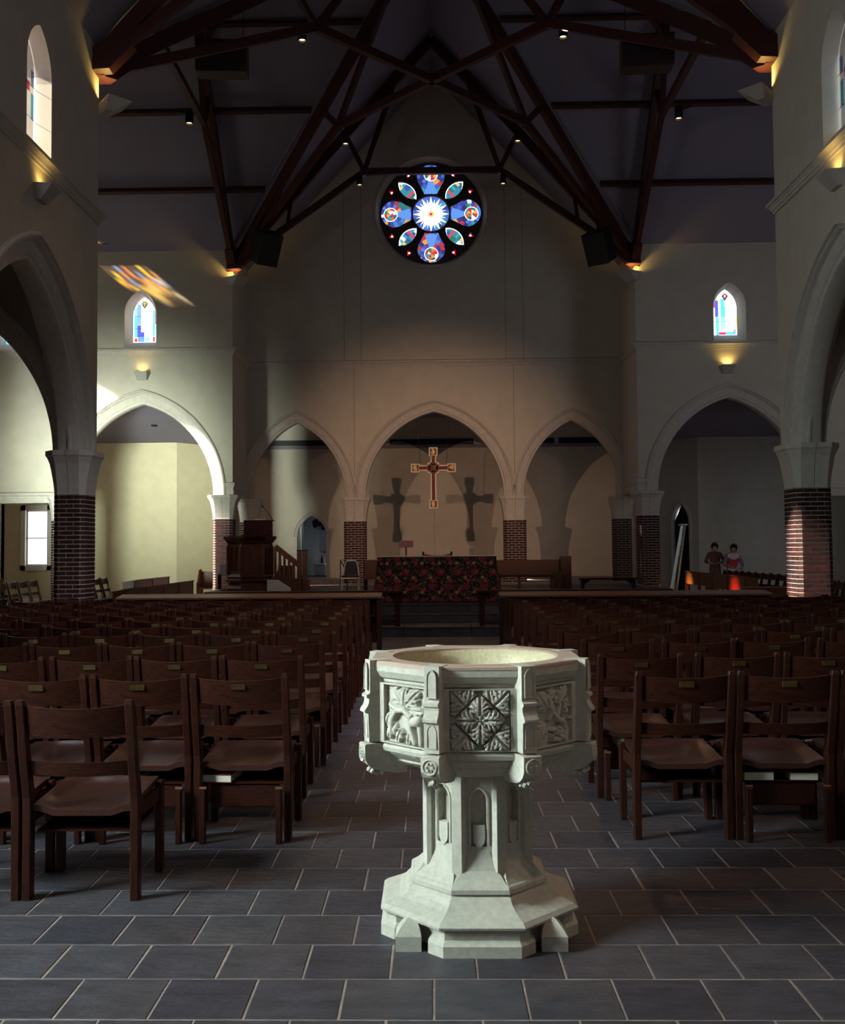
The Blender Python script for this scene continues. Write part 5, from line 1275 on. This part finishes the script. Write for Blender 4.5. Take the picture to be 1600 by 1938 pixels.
cs = thing('candle_stand', 'tall thin black candle stand with white candle at the right chancel pier', 'candle stand', (5.27, 26.15, 0))
MB().tube([(0, 0, 0), (0, 0, 1.70)], .014, 8).build('stem', M['black'], cs)
MB().lathe([(0, 0), (.13, 0), (.12, .02), (.02, .05)], n=14).build('foot', M['black'], cs)
MB().lathe([(.014, 1.68), (.035, 1.72), (.032, 1.78), (.0, 1.78)], n=12).build('socket', M['brass'], cs)
MB().tube([(0, 0, 1.78), (0, 0, 1.99)], .024, 10).build('candle', M['wax'], cs)
tb = MB().bbox(1.12, 1.33, YC-.05, YC, 1.42, 1.55, .006).build('wall_box', M['white']); tag(tb, 'small white control box on the wall behind the altar', 'control box')
# ------------------------------------------------------------------ choir stalls and benches in the transepts
def stall(x, y0, y1, label, h=.70, dx=.30, sx=1):
    """long stall desk running along the crossing; front panel faces the crossing side"""
    t = thing('choir_stall', label, 'choir stall', (x, (y0+y1)/2, 0)); l = (y1-y0)/2
    MB().loft([[Vector((sx*xx, s*l, z)) for xx, z in ((-.03, h), (dx, h-.05), (dx, h-.02), (-.03, h+.03))] for s in (-1, 1)]).build('desk_top', M['pew'], t)
    n = max(1, round(2*l/1.4))
    for i in range(n):
        a = -l+2*l*i/n; c = -l+2*l*(i+1)/n
        MB().bbox(min(0, sx*.02), max(0, sx*.02), a+.03, c-.03, h-.30, h, .004).build('front_panel', M['pew'], t)
    for i in range(n+1):
        y = -l+.02+(2*l-.04)*i/n; MB().bbox(min(sx*-.01, sx*.06), max(sx*-.01, sx*.06), y-.03, y+.03, 0, h, .004).build('leg', M['pewv'], t)
    for s in (-1, 1): MB().bbox(min(0, sx*(dx-.03)), max(0, sx*(dx-.03)), s*l-.018, s*l+.018, h-.34, h-.02, .004).build('end_panel', M['pew'], t)
stall(-5.95, 19.4, 24.8, 'long dark choir stall on the left side of the crossing', .68, .30, -1)
stall(-6.75, 22.6, 25.6, 'second choir stall behind the first in the left transept', .76, .28, -1)
stall(6.45, 21.4, 26.4, 'long choir stall with sunlit orange end on the right of the crossing', .78, .30, 1)
ks = thing('panel_bench', 'panelled wooden bench front just left of the sunlit right pier', 'bench', (6.55, 19.9, 0))
MB().bbox(-.48, .48, 0, .03, .05, .60, .005).build('front_panel', M['pew'], ks)
MB().bbox(-.52, .52, -.04, .30, .60, .635, .006).build('top', M['pew'], ks)
for x in (-.46, .46): MB().bbox(x-.03, x+.03, .02, .28, 0, .60, .005).build('end', M['pewv'], ks)
pe_ = thing('pew', 'dark pew end standing left of the sunlit left pier', 'pew', (-6.40, 27.7, 0))
MB().prism([[(0, 0), (.62, 0), (.62, .80), (.40, .92), (.28, .88), (.1, .60), (0, .55)]], lambda u, v, w: Vector((-.1+w, -.2+u, v)), .05).build('end', M['pewv'], pe_)
MB().bbox(-.05, .9, .3, .34, .4, .85, .005).build('backboard', M['pew'], pe_)
MB().bbox(-.05, .9, -.1, .34, .38, .42, .005).build('seat', M['pew'], pe_)
MB().bbox(.86, .90, -.1, .34, 0, .40, .005).build('leg', M['pewv'], pe_)
# stacking chairs with pale frames behind the right chair row
for i, (x, y) in enumerate(((8.25, 22.2), (8.35, 23.2), (8.45, 24.2))):
    dup(sc_, (x, y, 0), PI/2+.4, 'pale tube framed chair showing behind the right transept chairs, %s from the camera' % ORD[i], 'pale framed chairs in the right transept')
# ladder at the dark doorway
ld = thing('ladder', 'aluminium step ladder leaning by the dark arched doorway on the right', 'ladder', (6.52, 27.6, 0))
for d0, d1 in (((-.24, -.10, 0), (.20, .15, 2.02)), ((-.10, .35, 0), (.26, .30, 2.0))):
    MB().beam(d0, d1, .07, .035, (0, 1, 0)).build('stile', M['alu'], ld)
MB().beam((.08, .55, 0), (.30, .22, 2.02), .05, .03, (0, 1, 0)).build('stile', M['alu'], ld)
for i in range(6):
    f = (i+.7)/6.5; a = Vector((-.24, -.10, 0)).lerp(Vector((.20, .15, 2.02)), f); c = Vector((-.10, .35, 0)).lerp(Vector((.26, .30, 2.0)), f)
    MB().beam(a, c, .08, .025).build('tread', M['alu'], ld)
MB().bbox(.14, .34, .10, .34, 2.0, 2.05, .01).build('top_cap', M['alu'], ld)
# ------------------------------------------------------------------ sacristy seen through the chancel doorway
struct(MB().box(-6.2, -2.4, 38.2, 38.3, 0, 3).box(-6.3, -6.2, YC+.2, 38.3, 0, 3).box(-2.4, -2.3, YC+.2, 38.3, 0, 3).build('wall_sacristy', M['white']))
struct(MB().box(-6.3, -2.3, YC+.2, 38.3, 2.75, 2.85).build('ceiling_sacristy', M['white']))
struct(MB().box(-6.3, -2.3, YC+.1, 38.3, -.01, PL-.01).build('floor_sacristy', M['slate']))
cu = thing('wall_cabinet', 'grey wall cupboard seen through the arched chancel doorway', 'cupboard', (-3.75, 37.9, 1.35))
MB().box(-.55, 1.2, 0, .3, 0, .85).build('carcass', M['cabinet'], cu)
for x in (-.54, -.24, .06, .36, .66): MB().bbox(x, x+.28, -.025, 0, .02, .83, .006).build('door', M['cabinet'], cu)
dk = MB(); q = random.Random(2)
for i in range(40):
    bm = bmesh.new(); bmesh.ops.create_icosphere(bm, subdivisions=1, radius=q.uniform(.06, .13)); dk.bm(bm, Matrix.Translation((-4.2+q.uniform(-.3, 1.2), 37.85, 2.30+q.uniform(-.06, .2))))
tag(dk.build('trailing_plant', M['black']), 'dark trailing plant on top of the grey wall cupboard', 'plant', None, 'stuff')
co = thing('counter', 'pale topped counter below the grey wall cupboard', 'counter', (-3.75, 37.5, PL))
MB().box(-.7, 1.2, 0, .6, 0, .40).build('carcass', M['cabinet'], co)
for x in (-.68, -.30, .08, .46): MB().bbox(x, x+.35, -.02, 0, .03, .38, .006).build('door', M['cabinet'], co)
MB().bbox(-.75, 1.2, -.05, .62, .40, .44, .006).build('worktop', M['white'], co)
for i, (x, h, r, m_) in enumerate(((-4.33, .26, .045, 'alu'), (-4.20, .32, .04, 'navy'), (-4.08, .24, .045, 'white'), (-3.97, .30, .04, 'alu'))):
    o = MB().lathe([(0, 0), (r, 0), (r, h*.6), (r*.45, h*.75), (r*.4, h), (0, h)], (x, 37.7, PL+.44), 14).build('bottle', M[m_], None, .7)
    tag(o, 'bottle standing %s from the left on the sacristy counter' % ORD[i], 'bottle', 'bottles on the sacristy counter')
cur = MB(); pts = [(-5.15+i*.025, 36.6+.03*math.sin(i*1.3)) for i in range(17)]
cur.loft([[Vector((x+.02*math.sin(z), y, z)) for x, y in pts] for z in (.6, 1.4, 2.4)], False, False)
tag(cur.build('curtain', M['curtain'], None, True), 'pale curtain just inside the arched chancel doorway', 'curtain')
# ------------------------------------------------------------------ two people in the right transept
def figure(name, label, loc, rz, J, R_, mats, hair_r, extra):
    """J: joints (name -> position), body grown with a Skin modifier; rooted at the pelvis"""
    t = thing(name, label, 'person', loc, rz)
    names = list(J); idx = {n: i for i, n in enumerate(names)}
    ed = [(a, b) for a, b in R_['bones']]
    me = bpy.data.meshes.new('body'); me.from_pydata([J[n] for n in names], [(idx[a], idx[b]) for a, b in ed], [])
    o = bpy.data.objects.new('body', me); COL.objects.link(o)
    sk = o.modifiers.new('skin', 'SKIN'); sb_ = o.modifiers.new('sub', 'SUBSURF'); sb_.levels = 1; sb_.render_levels = 1
    for i, n in enumerate(names):
        r = R_['r'][n] if n in R_['r'] else .009
        me.skin_vertices[0].data[i].radius = r if isinstance(r, tuple) else (r, r)
    me.skin_vertices[0].data[idx['pelvis']].use_root = True
    dg = bpy.context.evaluated_depsgraph_get(); nm = bpy.data.meshes.new_from_object(o.evaluated_get(dg))
    bpy.data.objects.remove(o)
    for m in mats: nm.materials.append(m)
    for p in nm.polygons:
        p.use_smooth = True; p.material_index = extra(p.center)
    b = bpy.data.objects.new('body', nm); COL.objects.link(b); b.parent = t
    return t
BON = [('pelvis', 'waist'), ('waist', 'chest'), ('chest', 'neck'), ('neck', 'chin'), ('chin', 'crown')]
for s in 'lr':
    BON += [('pelvis', 'hip'+s), ('hip'+s, 'knee'+s), ('knee'+s, 'ankle'+s), ('ankle'+s, 'toe'+s), ('chest', 'sho'+s), ('sho'+s, 'elb'+s), ('elb'+s, 'wri'+s), ('wri'+s, 'palm'+s)]
    for k in range(4): BON += [('palm'+s, 'f%da' % k+s), ('f%da' % k+s, 'f%db' % k+s)]
    BON += [('wri'+s, 'tha'+s), ('tha'+s, 'thb'+s)]
def person(label, loc, rz, h, lean, elb, wri, mats, ex, rs=1.0):
    k = h/1.70; J = {'pelvis': (0, 0, .95*k), 'waist': (0, lean*.2, 1.10*k), 'chest': (0, lean*.6, 1.30*k), 'neck': (0, lean, 1.47*k), 'chin': (0, lean+.03, 1.53*k), 'crown': (0, lean+.05, 1.64*k)}
    r = {'pelvis': (.16*rs, .12*rs), 'waist': (.14*rs, .105*rs), 'chest': (.155*rs, .11*rs), 'neck': .055, 'chin': (.070, .078), 'crown': (.072, .085)}
    for s, q_ in (('l', -1), ('r', 1)):
        J.update({'hip'+s: (q_*.09*k, 0, .88*k), 'knee'+s: (q_*.10*k, .03, .48*k), 'ankle'+s: (q_*.10*k, 0, .08*k), 'toe'+s: (q_*.11*k, .17*k, .035*k), 'sho'+s: (q_*.18*k, lean*.7, 1.38*k)})
        e = Vector((q_*elb[0], elb[1], elb[2]*k)); w = Vector((q_*wri[0], wri[1], wri[2]*k)); d = (w-e).normalized()
        J['elb'+s] = tuple(e); J['wri'+s] = tuple(w); pm = w+d*.06; J['palm'+s] = tuple(pm)
        sd_ = d.cross(Vector((0, 0, 1))).normalized()
        for f in range(4):
            b_ = pm+sd_*(-.03+.02*f)+d*.035; J['f%da' % f+s] = tuple(b_); J['f%db' % f+s] = tuple(b_+d*(.035 if f in (0, 3) else .045)+Vector((0, 0, -.015)))
        th = w+sd_*.04+d*.03; J['tha'+s] = tuple(th); J['thb'+s] = tuple(th+d*.035)
        r.update({'hip'+s: .095*rs, 'knee'+s: .062, 'ankle'+s: .042, 'toe'+s: .036, 'sho'+s: .062*rs, 'elb'+s: .043*rs, 'wri'+s: .030, 'palm'+s: (.034, .018)})
    t = figure('person', label, loc, rz, J, {'bones': BON, 'r': r}, mats, 0, ex)
    c = Vector((0, lean+.045, 1.615*k)); hb = MB(); bm = bmesh.new(); bmesh.ops.create_uvsphere(bm, u_segments=18, v_segments=12, radius=1)
    for v in list(bm.verts):
        if v.co.y > .45 and v.co.z < .35: bm.verts.remove(v)
    for v in bm.verts:
        n_ = 1+.06*math.sin(9*v.co.x+5*v.co.z)*math.cos(7*v.co.y); v.co = Vector((v.co.x*.098*n_, v.co.y*.112*n_, v.co.z*.118*n_)); 
    hb.bm(bm, Matrix.Translation(c)); hb.build('hair', M['hair'], t, True)
    fc_ = c+Vector((0, .085, -.045))
    f = MB(); f.loft([[fc_+Vector((x, y, z)) for x, y in ((-w, 0), (0, p_), (w, 0), (0, -.01))] for z, w, p_ in ((.02, .007, .012), (-.012, .013, .034), (-.022, .010, .012))]); f.build('nose', M['skin'], t)
    for sx in (-1, 1):
        bm = bmesh.new(); bmesh.ops.create_icosphere(bm, subdivisions=1, radius=.011); MB().bm(bm, Matrix.Translation(fc_+Vector((sx*.031, -.004, .028)))).build('eye', M['black'], t)
        bm = bmesh.new(); bmesh.ops.create_icosphere(bm, subdivisions=1, radius=.024); MB().bm(bm, Matrix.Translation(c+Vector((sx*.088, .0, -.035))) @ Matrix.Diagonal((.45, .8, 1.2, 1))).build('ear', M['skin'], t)
    MB().bbox(-.022, .022, -.004, .008, -.005, .005, .003, Matrix.Translation(fc_+Vector((0, -.004, -.05)))).build('mouth', M['shirt_red'], t)
    return t
def ex1(c):
    if c.z > 1.28: return 0
    if c.z > .82: return 1 if (c.y < .24 or abs(c.x) > .2) else 0
    return 2
def ex2(c):
    if c.z > 1.23: return 0
    if c.y > .34: return 0
    if c.z > .78:
        if abs(c.x) < .15 and c.y > .05: return 3 if (1.0 < c.z < 1.09 or .90 < c.z < .935) else 4
        return 1
    return 2
person('blurred standing person in brown top with folded forearms, right transept', (7.55, 27.6, 0), PI-.3, 1.50, .05, (.25, .05, 1.14), (.10, .30, 1.12), [M['skin'], M['shirt_dark'], M['trouser']], ex1, .95)
person('person in red white and lilac jumper looking down, right transept', (7.82, 27.0, 0), PI+.15, 1.46, .10, (.27, .08, 1.10), (.12, .33, 1.00), [M['skin'], M['shirt_lilac'], M['trouser'], M['shirt_red'], M['shirt_white']], ex2, 1.08)
